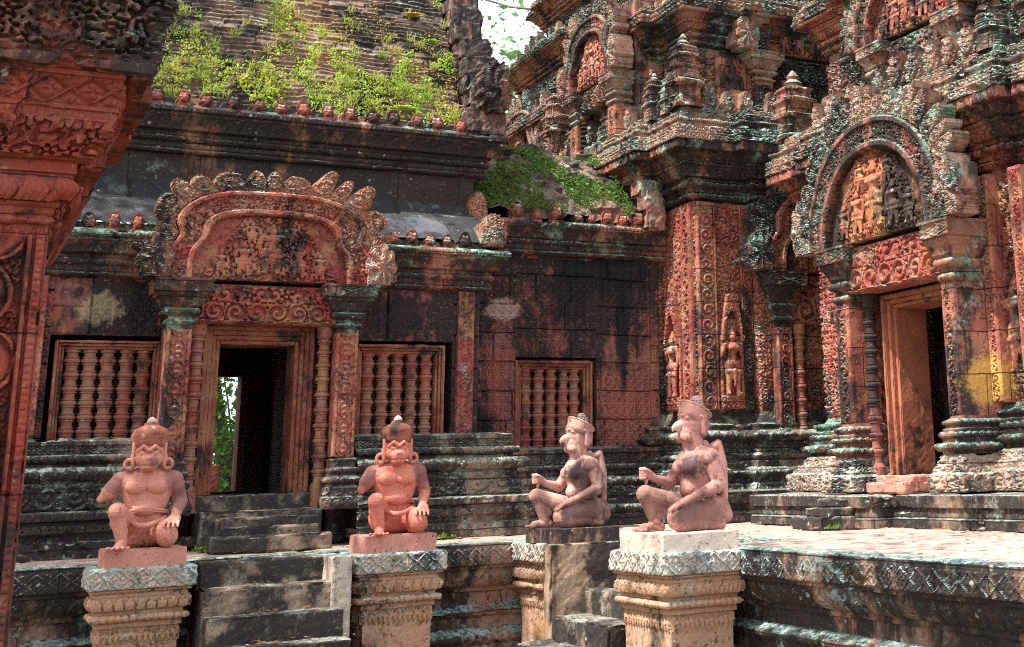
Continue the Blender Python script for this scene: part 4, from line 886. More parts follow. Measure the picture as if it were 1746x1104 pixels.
def cpmb(m): 
    r = MB(); r.V = [v.copy() for v in m.V]; r.F = [f.copy() for f in m.F]; r.n = m.n; return r
def niche(parent, T, a, z, mat, s=1.0, w=.30):
    """carved goddess in her arched niche"""
    f = cpmb(DEV); f.V = [v*s*np.array([1.12, 1.0, 1])+np.array([a, -.055, z]) for v in f.V]
    o = part('carved_goddess', mp(f, T), mat, parent, smooth=True)
    H = .62*s
    def arch(u, v):
        x = np.abs(u-w/2)/(w/2); y = v/(.44*s); return (x < 1-.55*y) & ~((np.hypot(x/.70, y/.62) < 1)) & (y < 1)
    p = [rl(a-w/2, a+w/2, z+H*.80, z+H*.80+.44*s, -.065, lambda u, v: .3+.7*p_foliage(u, v, 1, .05, 9), amp=.03, depth=.09, mask=arch)]
    for sg in (-1, 1):
        p.append(rl(a+sg*(w/2-.017)-.017, a+sg*(w/2-.017)+.017, z-.02, z+H*.88, -.045, lambda u, v: .5+.5*np.cos(v*90), amp=.008, depth=.06))
    p.append(rl(a-w/2, a+w/2, z-.14, z-.005, -.05, lambda u, v: p_foliage(u, v, 1, .05, 4), amp=.025, depth=.08))
    part('niche_surround', mp(join(*p), T), mat, parent)

# ==================================================================== towers
def redent(cx, cy, h, c, e, h2=None):
    """square plan with a projecting middle on each side, run so that the outside is on the right hand"""
    pts = []
    for k in range(4):
        a = -PI/2*0; 
        loc = [(-h, h), (-h, c), (-h-e, c), (-h-e, -c), (-h, -c)]
        ca, sa = math.cos(k*PI/2), math.sin(k*PI/2)
        pts += [(cx+x*ca-y*sa, cy+x*sa+y*ca) for x, y in loc]
    return pts
def tower_base(z0, z1, o):
    h = z1-z0; p = Prof(o, z0)
    p.band(h*.17, 'leaf', .016).to(-.02, .006).ovolo(h*.15, -o*.28, 'petaldn', .018).to(-o*.08, .01).band(h*.04).bulge(h*.09, .05, 'petal', .014).to(-o*.05, .01).band(h*.05).to(-o*.1, .012).bulge(h*.06, .03, 'bead', .012).to(-o*.03, .01).band(h*.10, 'fine', .012).to(o*.05, .008).bulge(h*.09, .05, 'petal', .014).to(-o*.12, .012).band(h*.05)
    p.to(-p.o*.5, .02); p.to(-p.o, max(.005, z1-p.z)); return p
def tower_cornice(z0, z1, o):
    """mouldings stepping out to the drip edge"""
    h = (z1-z0)*.6
    p = Prof(0, z0).band(h*.05).to(o*.10, .006).bulge(h*.10, .03, 'petal', .014).to(o*.05, .008).band(h*.07, 'fine', .010).to(o*.08, .006).bulge(h*.10, .035, 'bead', .016).to(o*.06, .006).band(h*.06).to(o*.10, .006).cyma(h*.12, o*.16, 'petal', .020).to(o*.03, .006).band(h*.04).bulge(h*.06, .02, 'bead', .010).to(o*.02, .005).cyma(h*.10, o*.16, 'petal', .020).to(o*.04, .006).band(h*.06).to(o*.22, .006); p.band(z0+h-p.z, 'dent', .006); return p
def tower_parapet(z0, z1, o):
    """carved course above the drip edge, receding in steps"""
    h = (z1-z0)*.4; zb = z0+(z1-z0)*.6
    p = Prof(o*1.06, zb+.002).band(h*.40, 'lace', .03, do=-o*.05).to(-o*.10, .006).band(h*.10).to(o*.05, .006).band(h*.07, 'dent', .006).to(-o*.22, .008).band(h*.22, 'fine', .02).to(-o*.10, .006); p.band(z1-p.z, 'fine', .012); p.to(-o*.3, .012).to(-o*.5, .02); return p
def tier(parent, cx, cy, h, c, e, z0, zc, z1, o, mats, seed, pat='foliage'):
    W = redent(cx, cy, h, c, e)
    pb = Prof(.10, z0).band(.07, 'leaf', .012).to(-.03, .01).bulge(.06, .03, 'petal', .01).to(-.06, .015).band(.03).to(-.01, .004)
    L = zc-pb.z; pb.band(L*.12, 'bead', .01); pb.band(L*.76, pat, .05, st=.012); pb.band(L*.12, 'fine', .01)
    part('tier_wall', sweep(W, pb, True, seed=seed, st=.016, wear=.006, chip=.02), mats[0], parent)
    part('tier_cornice', sweep(W, tower_cornice(zc, z1, o), True, seed=seed+1, st=.013, wear=.008, chip=.035), mats[2], parent)
    part('tier_parapet', sweep(W, tower_parapet(zc, z1, o), True, seed=seed+4, st=.013, wear=.010, chip=.045), mats[1], parent)
def mini_shrine(label, x, y, z, h, mat, grp='miniature shrines on the tower ledges', lean=0.):
    r = root('miniature_shrine', label, 'carved shrine', (x, y, z), grp)
    s = h*.20; p = Prof(s*.95, 0).band(h*.06).to(-s*.12, .004).band(h*.2, 'lace', .016).to(s*.12, h*.02).band(h*.03).to(s*.12, 0).band(h*.035).to(-s*.22, h*.03)
    p.band(h*.13, 'lace', .014).to(s*.14, h*.02).band(h*.03).to(-s*.25, h*.02).band(h*.09).to(s*.12, h*.02).band(h*.03).to(-s*.2, h*.02).band(h*.06).to(s*.08, h*.01).band(h*.02)
    p.to(-s*.3, h*.03); zz = p.z; oo = p.o
    part('shrine_body', _msweep(p, mat, seed=int(abs(x)*50)), mat, r, origin=(0, 0, 0))
    part('shrine_finial', lathe([(oo*.9, zz), (oo*1.05, zz+h*.03), (oo*.6, zz+h*.07), (oo*.7, zz+h*.10), (oo*.25, zz+h*.15), (0, zz+h*.17)], (0, 0, 0), 12), mat, r, origin=(0, 0, 0))
    return r
def _msweep(p, mat, seed):
    o = np.array([q[0] for q in p.S]); m = o.max()
    P2 = Prof(0, 0); P2.S = [(q[0]-m*.5, q[1], q[2], q[3], q[4], q[5]) for q in p.S]; h = m*.5
    W = redent(0, 0, h*.86, h*.45, h*.14)
    return sweep(W, P2, True, st=.016, seed=seed, wear=.010, chip=.035)

ANTE = None
def antefixes(parent, W, out, z, mat, seed, s=1.0, gapd=.25):
    global ANTE
    rs = random.Random(seed)
    if ANTE is None:
        def mk(u, v): 
            x = np.abs(u-.1)/.1; y = v/.30; return x < np.where(y < .45, .82+.15*np.sin(y*7), .95*np.sqrt(np.clip((1-y)/.55, 0, 1)))
        def f(u, v):
            x = np.abs(u-.1)/.1; y = v/.30; r = np.hypot(x, (y-.36)*2.2); return .35+.5*np.clip(1-r, 0, 1)+.3*np.cos(x*9-y*14)*(r > .5)+.25*p_fine(u, v, 1)
        ANTE = relief((-.1, 0, 0), (1, 0, 0), (0, 0, 1), .20, .30, f, amp=.05, depth=.11, mask=mk, st=.011).mesh('antefix')
    n = len(W)
    for i in range(n):
        a, b = np.array(W[i]), np.array(W[(i+1) % n]); L = np.linalg.norm(b-a); d = (b-a)/L; nr = np.array([d[1], -d[0]])
        if nr[0] > .5 or nr[1] > .5: continue
        k = max(1, int(round(L/gapd)))
        for j in range(k):
            if rs.random() < .16: continue
            p = a+d*L*(j+.5)/k+nr*out; o = bpy.data.objects.new('antefix', ANTE); COL.objects.link(o); o.parent = parent; o.location = Vector((p[0], p[1], z))-wloc(parent)
            o.rotation_euler = (rs.uniform(-.05, .05), rs.uniform(-.06, .06), math.atan2(d[1], d[0])+rs.uniform(-.08, .08)); q = s*rs.uniform(.7, 1.15); o.scale = (q*rs.uniform(.9, 1.2), q, q)
            if not ANTE.materials: ANTE.materials.append(mat)
def build_tower(nm, label, cx, cy, h, c, e, zp, zb, zw, zc, mats, tiers, seed, gap=None):
    r = root(nm, label, 'temple tower', (cx, cy, -.5))
    W = redent(cx, cy, h, c, e)
    G = W if not gap else [(cx-h-e, gap[0]-gap[1])]+W[3:]+W[:3][:2]+[W[2]]+[(cx-h-e, gap[0]+gap[1])]
    if gap:
        lo_, hi_ = split_base(zp, zb, .30)
        part('plinth', sweep(G, lo_, False, seed=seed, chip=.025, wear=.006), mats['base'], r); part('base_moulding', sweep(G, hi_, False, seed=seed+1, chip=.02, wear=.006), M['tower_dark'], r)
    else: part('base_moulding', sweep(G, tower_base(zp, zb, .36), True, seed=seed, chip=.025, wear=.007), mats['base'], r)
    wp = Prof(0, zb-.02); wp.band(zw-zb+.04, 'foliage', .030, st=.014)
    if gap: part('door_head', mp(rl(-gap[1], gap[1], gap[2], zw+.02, 0, None, depth=.3), TE(cx-h-e, gap[0])), mats['wall'], r)
    part('tower_wall', sweep(G, wp, not gap, st=.014, seed=seed+2, wear=.006, chip=.01), mats['wall'], r)
    part('main_cornice', sweep(W, tower_cornice(zw, zc, .36), True, seed=seed+4, wear=.008, chip=.035, st=.013), mats['cornice'], r)
    part('parapet', sweep(W, tower_parapet(zw, zc, .36), True, seed=seed+5, wear=.010, chip=.045, st=.012), mats['tcor'], r)
    antefixes(r, W, .20, zc+.0, M['tower_pale'], seed)
    z = zc-.01; hh, cc = h, c; cap = W
    for i, (dh, hw, hc) in enumerate(tiers):
        hh -= dh; cc = hh*.55
        tier(r, cx, cy, hh, cc, e, z, z+hw, z+hw+hc, .26, (mats['tier'], mats['tcor'], mats['cornice']), seed+10+i*7); z += hw+hc-.01; antefixes(r, redent(cx, cy, hh, cc, e), .12, z+.0, M['tower_pale'], seed+i+1, .8)
    part('tower_crown', lathe([(hh*.9, z-.1), (hh*.95, z+.1), (hh*.75, z+.3), (hh*.8, z+.4), (hh*.5, z+.65), (hh*.55, z+.75), (hh*.2, z+1.0), (0, z+1.2)], (cx, cy, 0), 28), mats['tcor'], r)
    return r
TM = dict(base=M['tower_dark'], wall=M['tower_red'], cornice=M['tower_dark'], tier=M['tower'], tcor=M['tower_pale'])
# ---- central tower
CTX, CTY, CTH = 8.30, 13.9, 1.69
ct = build_tower('central_tower', 'tall middle tower with standing goddess niches behind the bird-headed statues', CTX, CTY, CTH, 1.0, .14, -.5, .58, 2.74, 3.72, TM | dict(base=M['base']), ((.10, .80, .62), (.28, .75, .55), (.3, .6, .45), (.3, .4, .35)), 100)
XW, YS = CTX-CTH, CTY-CTH       # 6.61, 12.21
zt_, zb_2 = 2.74, .58
Tn = TS(0, YS)
part('carved_pilaster', mp(strip(XW+.005, XW+.235, zb_2, zt_, -.045, 'scroll', .034, m=.14, depth=.06, seed=2), Tn), M['tower_red'], ct)
part('carved_pilaster', mp(strip(XW+.53, XW+.66, zb_2, zt_, -.045, 'scroll', .028, m=.14, depth=.06, seed=5), Tn), M['carved'], ct)
for q_ in (rl(XW+.235, XW+.53, 1.52, zt_, -.012, lambda u, v: p_foliage(u, v, 1, .085, 5), amp=.042, depth=.04), rl(XW+.235, XW+.53, zb_2, .64, -.03, lambda u, v: p_fine(u, v, 1), amp=.02, depth=.04)): part('carved_panel', mp(q_, Tn), M['carved'], ct)
niche(ct, TS(0, YS-.02), XW+.385, .735, M['tower_red'], 1.12, .28)
Te = TE(XW, 0)
part('carved_pilaster', mp(strip(-YS-.20, -YS-.0, zb_2, zt_, -.04, 'scroll', .03, m=.14, depth=.06, seed=7), Te), M['carved'], ct)
part('carved_panel', mp(rl(-YS-.68, -YS-.20, 1.52, zt_, -.01, lambda u, v: p_foliage(u, v, 1, .085, 6), amp=.028, depth=.04), Te), M['carved'], ct)
niche(ct, TE(XW-.02, 0), -YS-.38, .735, M['tower_red'], 1.1, .30)
MPT = dict(pil=M['tower_red'], pbase=M['tower_dark'], cap=M['tower_dark'], lin=M['carved'], frame=M['frame'], sill=M['step'], col=M['baluster'], ped=(M['carved'], M['tower_red'], M['tower_pale']))
porch(ct, TS(8.22, YS-.06), dict(z0=-.22, hb=.62, zcap=1.42, zped=2.0, ai=.60, ao=.79, b=-.20, bb=.10, zl=1.46, ad=.3, zd=-.1, ztop=1.3, bf=-.10, wf=.14, ap=1.1, hp=1.1, pf=.06, oc=.15, seed=9, pat='scroll'), MPT)
# ledge and plinth blocks in front of the central tower
part('plinth_step', sweep([(6.35, 13.2), (6.35, 11.62), (7.35, 11.62), (7.35, 11.1), (8.9, 11.1)], Prof(.02, -.5).band(.10).to(-.04, .01).band(.06, 'petal', .01).to(.04, .01).band(.10).to(-.02, .01).to(-.5, .005), seed=9, chip=.02), M['base'], ct)
# upper east porch with its own small pediment, standing over the linking chamber
MPU = dict(MPT, pil=M['tower_red'], pbase=M['tower_dark'], cap=M['tower_pale'], lin=M['tower'], ped=(M['tower_red'], M['tower'], M['tower_pale']))
part('porch_body', block(6.36, 7.0, 13.05, 14.75, 3.3, 5.3, seed=9), M['tower'], ct)
porch(ct, TE(6.36, 13.78), dict(z0=3.42, hb=.24, zcap=4.0, zped=4.40, ai=.44, ao=.62, b=-.20, zl=4.12, ad=.22, zd=3.55, ztop=4.05, bf=-.05, wf=.10, ap=.80, hp=.95, pf=.04, oc=.10, seed=14, nl=15, pat='fine'), MPU)
porch(ct, TS(8.20, YS+.08), dict(z0=3.70, hb=.20, zcap=4.12, zped=4.48, ai=.60, ao=.82, b=-.18, zl=4.2, ad=.26, zd=3.75, ztop=4.12, bf=-.04, wf=.10, ap=1.05, hp=1.0, pf=.05, oc=.12, seed=41, nl=17, pat='fine'), MPU)
part('porch_body', block(7.5, 8.9, YS+.10, YS+.6, 3.6, 5.2, seed=11), M['tower'], ct)
# seated guardian panel and half figures of the second storey
zz = 3.36
for q_ in (rl(XW+.34, XW+.72, 3.70, 4.42, -.03-.0, lambda u, v: np.where((np.abs(u-.19) < .15) & (v > .06) & (v < .62), .08, .7)+.0*u, amp=.03, depth=.3, st=.012), rl(XW+.72, XW+.84, 3.70, 4.45, -.07, lambda u, v: p_fine(u, v, 1), amp=.02, depth=.3)): part('tier_panel', mp(q_, TS(0, YS+.06)), M['tower_red'], ct)
fg = cpmb(DEV); fg.V = [v*np.array([1.3, .8, .92])+np.array([XW+.53, -.05, 3.77]) for v in fg.V]
part('carved_goddess', mp(fg, TS(0, YS+.04)), M['cornice_dark'], ct, smooth=True)

def tympanum_figures():
    for parent, T, A, z0, H, b, mat, seed in FIGS:
        rs = np.random.RandomState(seed); k = H/1.0
        lay = [(0, .07, .78)]+[(sg*x, z, s) for sg in (-1, 1) for x, z, s in ((.20, .05, .52), (.36, .04, .40), (.15, .36, .34))]
        for x, z, s in lay:
            f = cpmb(DEV); f.V = [v*np.array([1.7*(1 if rs.rand() > .5 else -1), .9, 1])*s*k*1.0+np.array([x*A*1.12, b+.022, z0+z*H]) for v in f.V]
            part('carved_figure', mp(f, T), mat, parent, smooth=True)
# ---- south tower (right)
STX, STY, STH = 9.30, 9.22, 1.86
sto = build_tower('south_tower', 'ornate right-hand tower with sunlit doorway and tall arched pediment', STX, STY, STH, 1.12, .12, -.23, .44, 2.30, 3.28, TM | dict(base=M['plinth'], cornice=M['tower_red']), ((.14, .85, .6), (.3, .75, .5), (.3, .6, .45), (.3, .4, .35)), 200, gap=(9.14, .56, 1.40))
XS = STX-STH-.12                # 7.02 plane of the projecting middle
T2 = TE(XS, 9.26)
porch(sto, TE(XS, 9.14), dict(Tp=T2, split=1, aor=.80, nf=3, z0=-.23, hb=.58, zcap=1.36, zped=1.90, ai=.66, ao=.86, b=-.46, bb=.14, zl=1.47, ad=.40, zd=-.10, ztop=1.33, bf=-.22, wf=.12, ap=1.18, hp=1.24, n=2.15, pinch=.02, pf=.07, oc=.13, ob=.14, seed=23, nl=23, pat='scroll'), MPT | dict(pbase=M['plinth'], phi=M['tower_dark'], frame=M['jamb'], ped=(M['tymp'], M['tower'], M['tower_pale'])))
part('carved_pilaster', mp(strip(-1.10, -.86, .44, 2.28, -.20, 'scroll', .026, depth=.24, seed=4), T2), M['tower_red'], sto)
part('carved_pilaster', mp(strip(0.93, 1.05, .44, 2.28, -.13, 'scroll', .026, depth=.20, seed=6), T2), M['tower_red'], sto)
part('carved_pilaster', mp(strip(1.30, 1.44, .44, 2.28, -.12, 'chain', .024, depth=.30, seed=8), T2), M['carved'], sto)
for q_ in (rl(1.44, 2.05, 1.62, 2.28, .09, lambda u, v: p_foliage(u, v, 1, .09, 8), amp=.03, depth=.06), rl(1.44, 2.05, .44, .60, .08, lambda u, v: p_fine(u, v, 1), amp=.02, depth=.06)): part('carved_panel', mp(q_, T2), M['tower'], sto)
niche(sto, TE(XS+.03, 9.26), 1.17, .66, M['tower_red'], 1.25, .24)
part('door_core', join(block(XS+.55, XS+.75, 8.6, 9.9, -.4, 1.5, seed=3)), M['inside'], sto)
# upper false door over the main pediment
part('porch_body', block(XS+.22, XS+1, 8.40, 10.1, 3.0, 4.9, seed=19), M['tower'], sto)
porch(sto, TE(XS+.22, 9.22), dict(z0=3.0, hb=.22, zcap=3.45, zped=3.86, ai=.48, ao=.68, b=-.22, zl=3.50, ad=.22, zd=3.1, ztop=3.42, bf=-.05, wf=.10, ap=.95, hp=1.1, pf=.05, oc=.11, seed=31, nl=17, pat='fine'), MPU)
# sub platform and little steps before its door
part('plinth_step', sweep([(6.62, 11.2), (6.62, 9.78), (6.50, 9.78), (6.50, 9.10), (6.70, 9.10), (6.70, 6.6), (11.4, 6.6)], Prof(.02, -.5).band(.07).to(-.03, .01).band(.07, 'petal', .010).to(.03, .01).band(.085).to(-.012, .008).to(-.6, .006), seed=19, chip=.025), M['base'], sto)
stairs(sto, [(6.16, 6.50, 9.33, 9.80, -.51, -.405), (6.28, 6.52, 9.36, 9.77, -.41, -.335), (6.38, 6.54, 9.40, 9.74, -.34, -.27)], M['step'], 'door_step')
stairs(sto, [(6.74, 7.1, 8.98, 9.52, -.24, -.15), (6.84, 7.1, 9.0, 9.5, -.16, -.10)], M['slab'], 'door_step')

tympanum_figures()
# ---- north tower: the same build beyond the linking chamber
def copy_tree(o, off, parent=None):
    c = o.copy(); COL.objects.link(c); c.parent = parent
    if parent is None: c.location = Vector(o.location)+Vector(off)
    for ch in o.children: copy_tree(ch, off, c)
    return c
ntw = copy_tree(sto, (-.14, 9.5, .58)); ntw.name = 'north_tower'; ntw['label'] = 'far tower half hidden behind the hall gable, rising beyond the plant-grown roof'

for lb, x, y, z, h in (('squat tiered miniature shrine on the corner ledge of the middle tower', 6.44, 12.04, 3.70, .82), ('tall tiered miniature shrine between middle tower and right pediment', 7.60, 11.70, 3.0, 1.15),
                       ('miniature shrine on the upper right ledge at the photo edge', 7.18, 7.42, 3.26, .75), ('small pale miniature shrine standing on the low roof rim', 6.32, 13.62, 3.52, .62), ('small shrine leaning by the hall gable on the low roof', 6.6, 15.2, 3.4, .95), ('small shrine on the middle tower ledge just right of its side porch', 6.40, 12.66, 3.70, .55), ('squat shrine on the middle tower ledge left of the corner shrine', 6.42, 12.34, 3.70, .48), ('small shrine on the right tower ledge beside the pediment crest', 7.16, 7.98, 3.26, .55), ('weathered small shrine high behind the hall gable', 6.9, 16.6, 4.2, 1.0)):
    mini_shrine(lb, x, y, z, h, M['tower'] if h > .7 else M['tower_pale'])

# ==================================================================== near pillar at the left edge
nr = root('gate_pillar', 'close red sandstone pillar with scroll carving and flaring cornice at left edge', 'pillar', (0, 6.2, -1.46))
YN = 6.0
def bigscroll(u, v):
    x = u-.42; p = .26; k = np.floor(v/p); y = v-(k+.5)*p; sg = np.where(k % 2 == 0, 1., -1.)
    h = spiral(x+.02*sg, y, .135, sg, 10.)
    d, an, rn, d2 = worley(u, v, .05, 3); lf = np.clip(1-d/.6, 0, 1)**.5*.8*(.6+.4*np.cos(3*an-6*d))
    r = np.hypot(x+.02*sg, y)
    f = np.where(r < .118, h, np.where(r < .135, .9, lf))
    edge = u > .565
    bd_ = .80-.45*(np.abs(u-.588) < .005)-.45*(np.abs(u-.628) < .005)+.15*p_bead(v, np.clip(u-.594, 0, .028), .028)*(np.abs(u-.608) < .014)-.5*sstep(.60, .72, fbm(np.stack([u, v, u*0], -1), 9., 5))
    return np.where(edge, bd_, f*sstep(0, .02, .565-u))
part('pillar_face', relief((-.35, YN, -1.46), (1, 0, 0), (0, 0, 1), .64, 2.46, bigscroll, amp=.055, depth=.8, st=.006, wear=.003, seed=3), M['near'], nr)
part('pillar_body', join(block(-1.4, -.34, YN+.02, 7.0, -1.46, 2.8, seed=2), block(-1.2, .24, YN+.12, 6.9, -1.46, 2.2, seed=4)), M['near'], nr)
np_ = (Prof(.0, 1.0).to(.01, .0).band(.03, 'dent', .008).to(.02, .004).bulge(.035, .015, 'bead', .008).to(.01, .004).band(.03).to(.012, .003).band(.022, 'bead', .008).to(.012, .004).bulge(.085, .03, 'petal', .026).to(.0, .004).band(.018).to(.015, .003).band(.045).to(.03, .004)
       .cyma(.15, .085, 'foliage', .035, st=.006).to(.0, .006).band(.03, 'dent', .006).to(.012, .004).band(.018).to(.004, .002))
np_.band(.115, 'loz', .024, st=.006).to(.008, .003).band(.02)
part('cornice', sweep([(-1.2, YN), (.285, YN), (.285, YN+.9)], np_, st=.007, wear=.004, chip=.016, seed=3), M['near'], nr)
z9 = np_.z
part('cornice_core', block(-1.2, .48, YN+.08, YN+.9, 1.3, z9+.01, seed=4), M['near'], nr)
part('rear_corbel', sweep([(-1.0, 6.45), (.30, 6.45), (.30, 7.4)], Prof(.02, .98).band(.10, None, do=.04).to(.02, .005).band(.12, None, do=.06).band(.05).cyma(.26, .10).band(.1).to(.10, .005).band(.14), wear=.004, chip=.02, seed=8), M['near'], nr)
ub = Prof(.24, z9-.002).to(.06, .004).band(.035).to(-.01, .004); ub.band(.75, 'foliage', .05, do=.10, st=.008)
part('upper_block', sweep([(-1.2, YN+.02), (.30, YN+.02), (.30, YN+.9)], ub, st=.008, wear=.01, chip=.03, seed=6), M['near_dark'], nr)

# ==================================================================== kneeling statues
def spread(base, d, up, n, L, r, fan=.16, curl=.5, seg=3):
    """fingers or toes: n short bent chains fanned from a base point"""
    out = []; d = np.array(d, float); d /= np.linalg.norm(d); up = np.array(up, float); sd = np.cross(d, up); sd /= np.linalg.norm(sd)
    for i in range(n):
        t = i-(n-1)/2; p = np.array(base, float)+sd*t*r*2.35; dd = d+sd*t*fan; dd /= np.linalg.norm(dd)
        ln = L*(1-.09*abs(t-.3))
        for k in range(seg):
            q = p+dd*ln/seg; out.append(tcap(p, q, r*(1-.1*k), r*(.95-.1*k), 8, 4)); p = q; dd = dd-up*curl/seg; dd /= np.linalg.norm(dd)
    return out
def body_caps(kind):
    c = []; bird = kind == 'bird'
    yo = .02 if not bird else .06
    c += [tcap((-.07, .10, .12), (.07, .10, .12), .115, .115), tcap((-.02, .09, .14), (-.018, yo+.03, .27), .118, .102), tcap((.02, .09, .14), (.018, yo+.03, .27), .118, .102), tcap((-.018, yo+.03, .27), (-.052, yo+.03, .415), .102, .124), tcap((.018, yo+.03, .27), (.052, yo+.03, .415), .102, .124)]+([sphere((0, yo+.02, .42), (.16, .138, .11))] if bird else [])
    for s in (-1, 1):
        c += [tcap((s*.055, yo+.02, .30), (s*.075, yo+.01, .42), .085, .10), sphere((s*.068, yo-.078, .405), (.072, .040, .050)), tcap((s*.06, yo+.02, .472), (s*.165, yo+.025, .452), .056, .060), tcap((s*.06, .15, .10), (s*.07, .15, .12), .10, .10)]
    c += [sphere((0, yo-.045, .265), (.085, .06, .06)), tcap((0, yo+.02, .45), (0, yo-.0, .555), .066, .058)]
    # right leg: knee raised, foot flat
    kn = (-.165, -.20, .245) if not bird else (-.15, -.225, .235)
    an = (-.125, -.165, .05) if not bird else (-.13, -.165, .05)
    c += [tcap((-.09, .08, .13), kn, .082, .060), tcap(kn, an, .056, .036), sphere((kn[0], kn[1]-.006, kn[2]+.004), .061), tcap((kn[0]+.005, kn[1]+.05, kn[2]-.07), (an[0], an[1]+.02, .11), .050, .036)]
    c += [tcap((an[0], an[1]+.03, .030), (an[0]-.012, an[1]-.085, .026), .036, .032)]+spread((an[0]-.014, an[1]-.09, .017), (-.12, -1, 0), (0, 0, 1), 5, .05, .0125, .07, .1, 2)
    # left leg: knee on the ground, shin folded under
    kn = (.155, -.165, .092)
    c += [tcap((.085, .08, .125), (.125, -.05, .118), .090, .080), tcap((.125, -.05, .118), kn, .080, .066), sphere((kn[0], kn[1]+.004, kn[2]-.012), .068), tcap((kn[0], kn[1]+.02, .06), (.115, .14, .045), .058, .038), tcap((.115, .14, .04), (.10, .20, .03), .034, .028)]
    # left arm, hand laid on the knee
    if not bird: sh, el, wr = (.172, .03, .450), (.222, .055, .300), (.190, -.095, .200)
    else: sh, el, wr = (.165, yo+.03, .460), (.205, .13, .290), (.170, -.070, .200)
    c += [sphere(sh, .060), tcap(sh, el, .056, .046), tcap(el, wr, .047, .029)]
    hd = np.array([.175, wr[1]-.065, .182]); c += [tcap(wr, hd, .034, .028), tcap((wr[0]-.018, wr[1]-.03, wr[2]-.01), hd+[-.022, -.012, -.008], .025, .023), tcap((wr[0]+.018, wr[1]-.03, wr[2]-.01), hd+[.022, -.012, -.008], .025, .023)]
    c += spread(hd+[0, -.022, -.006], (-.1, -1, -.45), (0, -.35, 1), 4, .078, .0115, .05, .45)
    c += [tcap(hd+[-.024, .02, .0], hd+[-.052, -.022, -.014], .012, .0095), tcap(hd+[-.052, -.022, -.014], hd+[-.058, -.05, -.028], .0095, .0085)]
    # right arm
    sh = (-.172, .03, .450) if not bird else (-.165, yo+.03, .460)
    c += [sphere(sh, .060)]
    if kind == 'monkey_a': c += [tcap(sh, (-.235, .005, .375), .058, .054), tcap((-.235, .005, .375), (-.285, -.005, .330), .048, .024)]
    elif kind == 'monkey_b': c += [tcap(sh, (-.215, .01, .385), .060, .056), tcap((-.215, .01, .385), (-.248, .0, .335), .052, .034)]
    else:
        el, wr = (-.195, -.02, .305), (-.160, -.155, .335)
        c += [tcap(sh, el, .054, .042), tcap(el, wr, .042, .026)]
        hd = np.array([-.160, -.205, .370]); c += [tcap(wr, hd, .028, .030), sphere(hd+[0, -.01, .0], (.03, .028, .036))]
        for i in range(4):
            z = .045-.024*i; p0 = hd+[-.026, -.008, z*.8]; p1 = hd+[-.022, -.044, z*.85-.006]; p2 = hd+[.012, -.050, z*.8-.008]; p3 = hd+[.022, -.028, z*.8-.006]
            c += [tcap(p0, p1, .0105, .0105, 8, 4), tcap(p1, p2, .0105, .010, 8, 4), tcap(p2, p3, .010, .009, 8, 4)]
        c += [tcap(hd+[.026, .01, .008], hd+[.03, -.026, .026], .012, .011), tcap(hd+[.03, -.026, .026], hd+[.006, -.058, .028], .011, .010), tcap(hd+[0, -.012, -.055], hd+[0, -.016, .02], .013, .013)]
    # head
    if not bird:
        h = [sphere((0, -.002, .640), (.098, .10, .108)), tcap((0, -.035, .575), (0, .0, .60), .070, .088), sphere((0, -.090, .588), (.066, .056, .048)), sphere((0, -.080, .546), (.056, .046, .030)), sphere((0, -.118, .566), (.050, .022, .010)), sphere((0, -.110, .540), (.042, .022, .010)), sphere((0, -.140, .603), (.022, .012, .013))]
        for s in (-1, 1):
            h += [sphere((s*.040, -.098, .638), (.023, .018, .016)), sphere((s*.060, -.070, .60), (.03, .034, .045)), tcap((s*.004, -.114, .655), (s*.038, -.112, .684), .012, .014), tcap((s*.038, -.112, .684), (s*.080, -.080, .652), .014, .012), sphere((s*.012, -.147, .600), .008),
                  sphere((s*.106, .0, .60), (.02, .022, .055)), tcap((s*.102, -.038, .70), (s*.100, -.030, .56), .016, .018)]
        for m in h: m.V = [(v-np.array([0, 0, .53]))*np.array([.95, 1.0, 1.0])+np.array([0, 0, .520]) for v in m.V]
        c += h
    else:
        h = [sphere((0, .045, .70), (.094, .115, .118)), tcap((0, -.005, .645), (0, .03, .655), .070, .084)]
        h += [tcap((0, -.03, .700), (0, -.048, .690), .046, .036), tcap((0, -.040, .645), (0, -.066, .636), .036, .022), sphere((0, -.045, .742), (.034, .022, .020))]
        for s in (-1, 1):
            h += [sphere((s*.050, -.036, .738), (.022, .022, .017)), tcap((s*.018, -.066, .756), (s*.068, -.032, .764), .011, .011), tcap((s*.092, .06, .735), (s*.097, .06, .63), .022, .016), tcap((s*.097, .040, .745), (s*.099, .08, .74), .016, .014), tcap((s*.05, -.04, .60), (s*.02, -.05, .61), .03, .03)]
        for m in h: m.V = [(v-np.array([0, .03, .60]))*.96+np.array([0, .052, .588]) for v in m.V]
        c += h+[tcap((0, yo, .50), (0, .04, .62), .072, .072)]
        for s in (-1, 1):  # folded wings down the back
            c += [tcap((s*.085, .195, .550), (s*.095, .222, .42), .027, .030), tcap((s*.095, .222, .42), (s*.105, .222, .21), .030, .026), tcap((s*.08, .16, .53), (s*.085, .195, .545), .03, .028), tcap((s*.05, .215, .17), (s*.09, .235, .09), .06, .05)]
    return c
BODY = {k: skin_mesh(k, body_caps(k), .0052, 2) for k in ('monkey_a', 'monkey_b', 'bird')}
def ring(cx, cy, cz, rx, ry, r, tilt=0, n=28, m=8, flat=1.):
    P = []
    for i in range(n):
        t = i*2*PI/n; P.append((cx+rx*math.cos(t), cy+ry*math.sin(t), cz+tilt*math.sin(t)))
    t = tube(P, r, m, True); return t
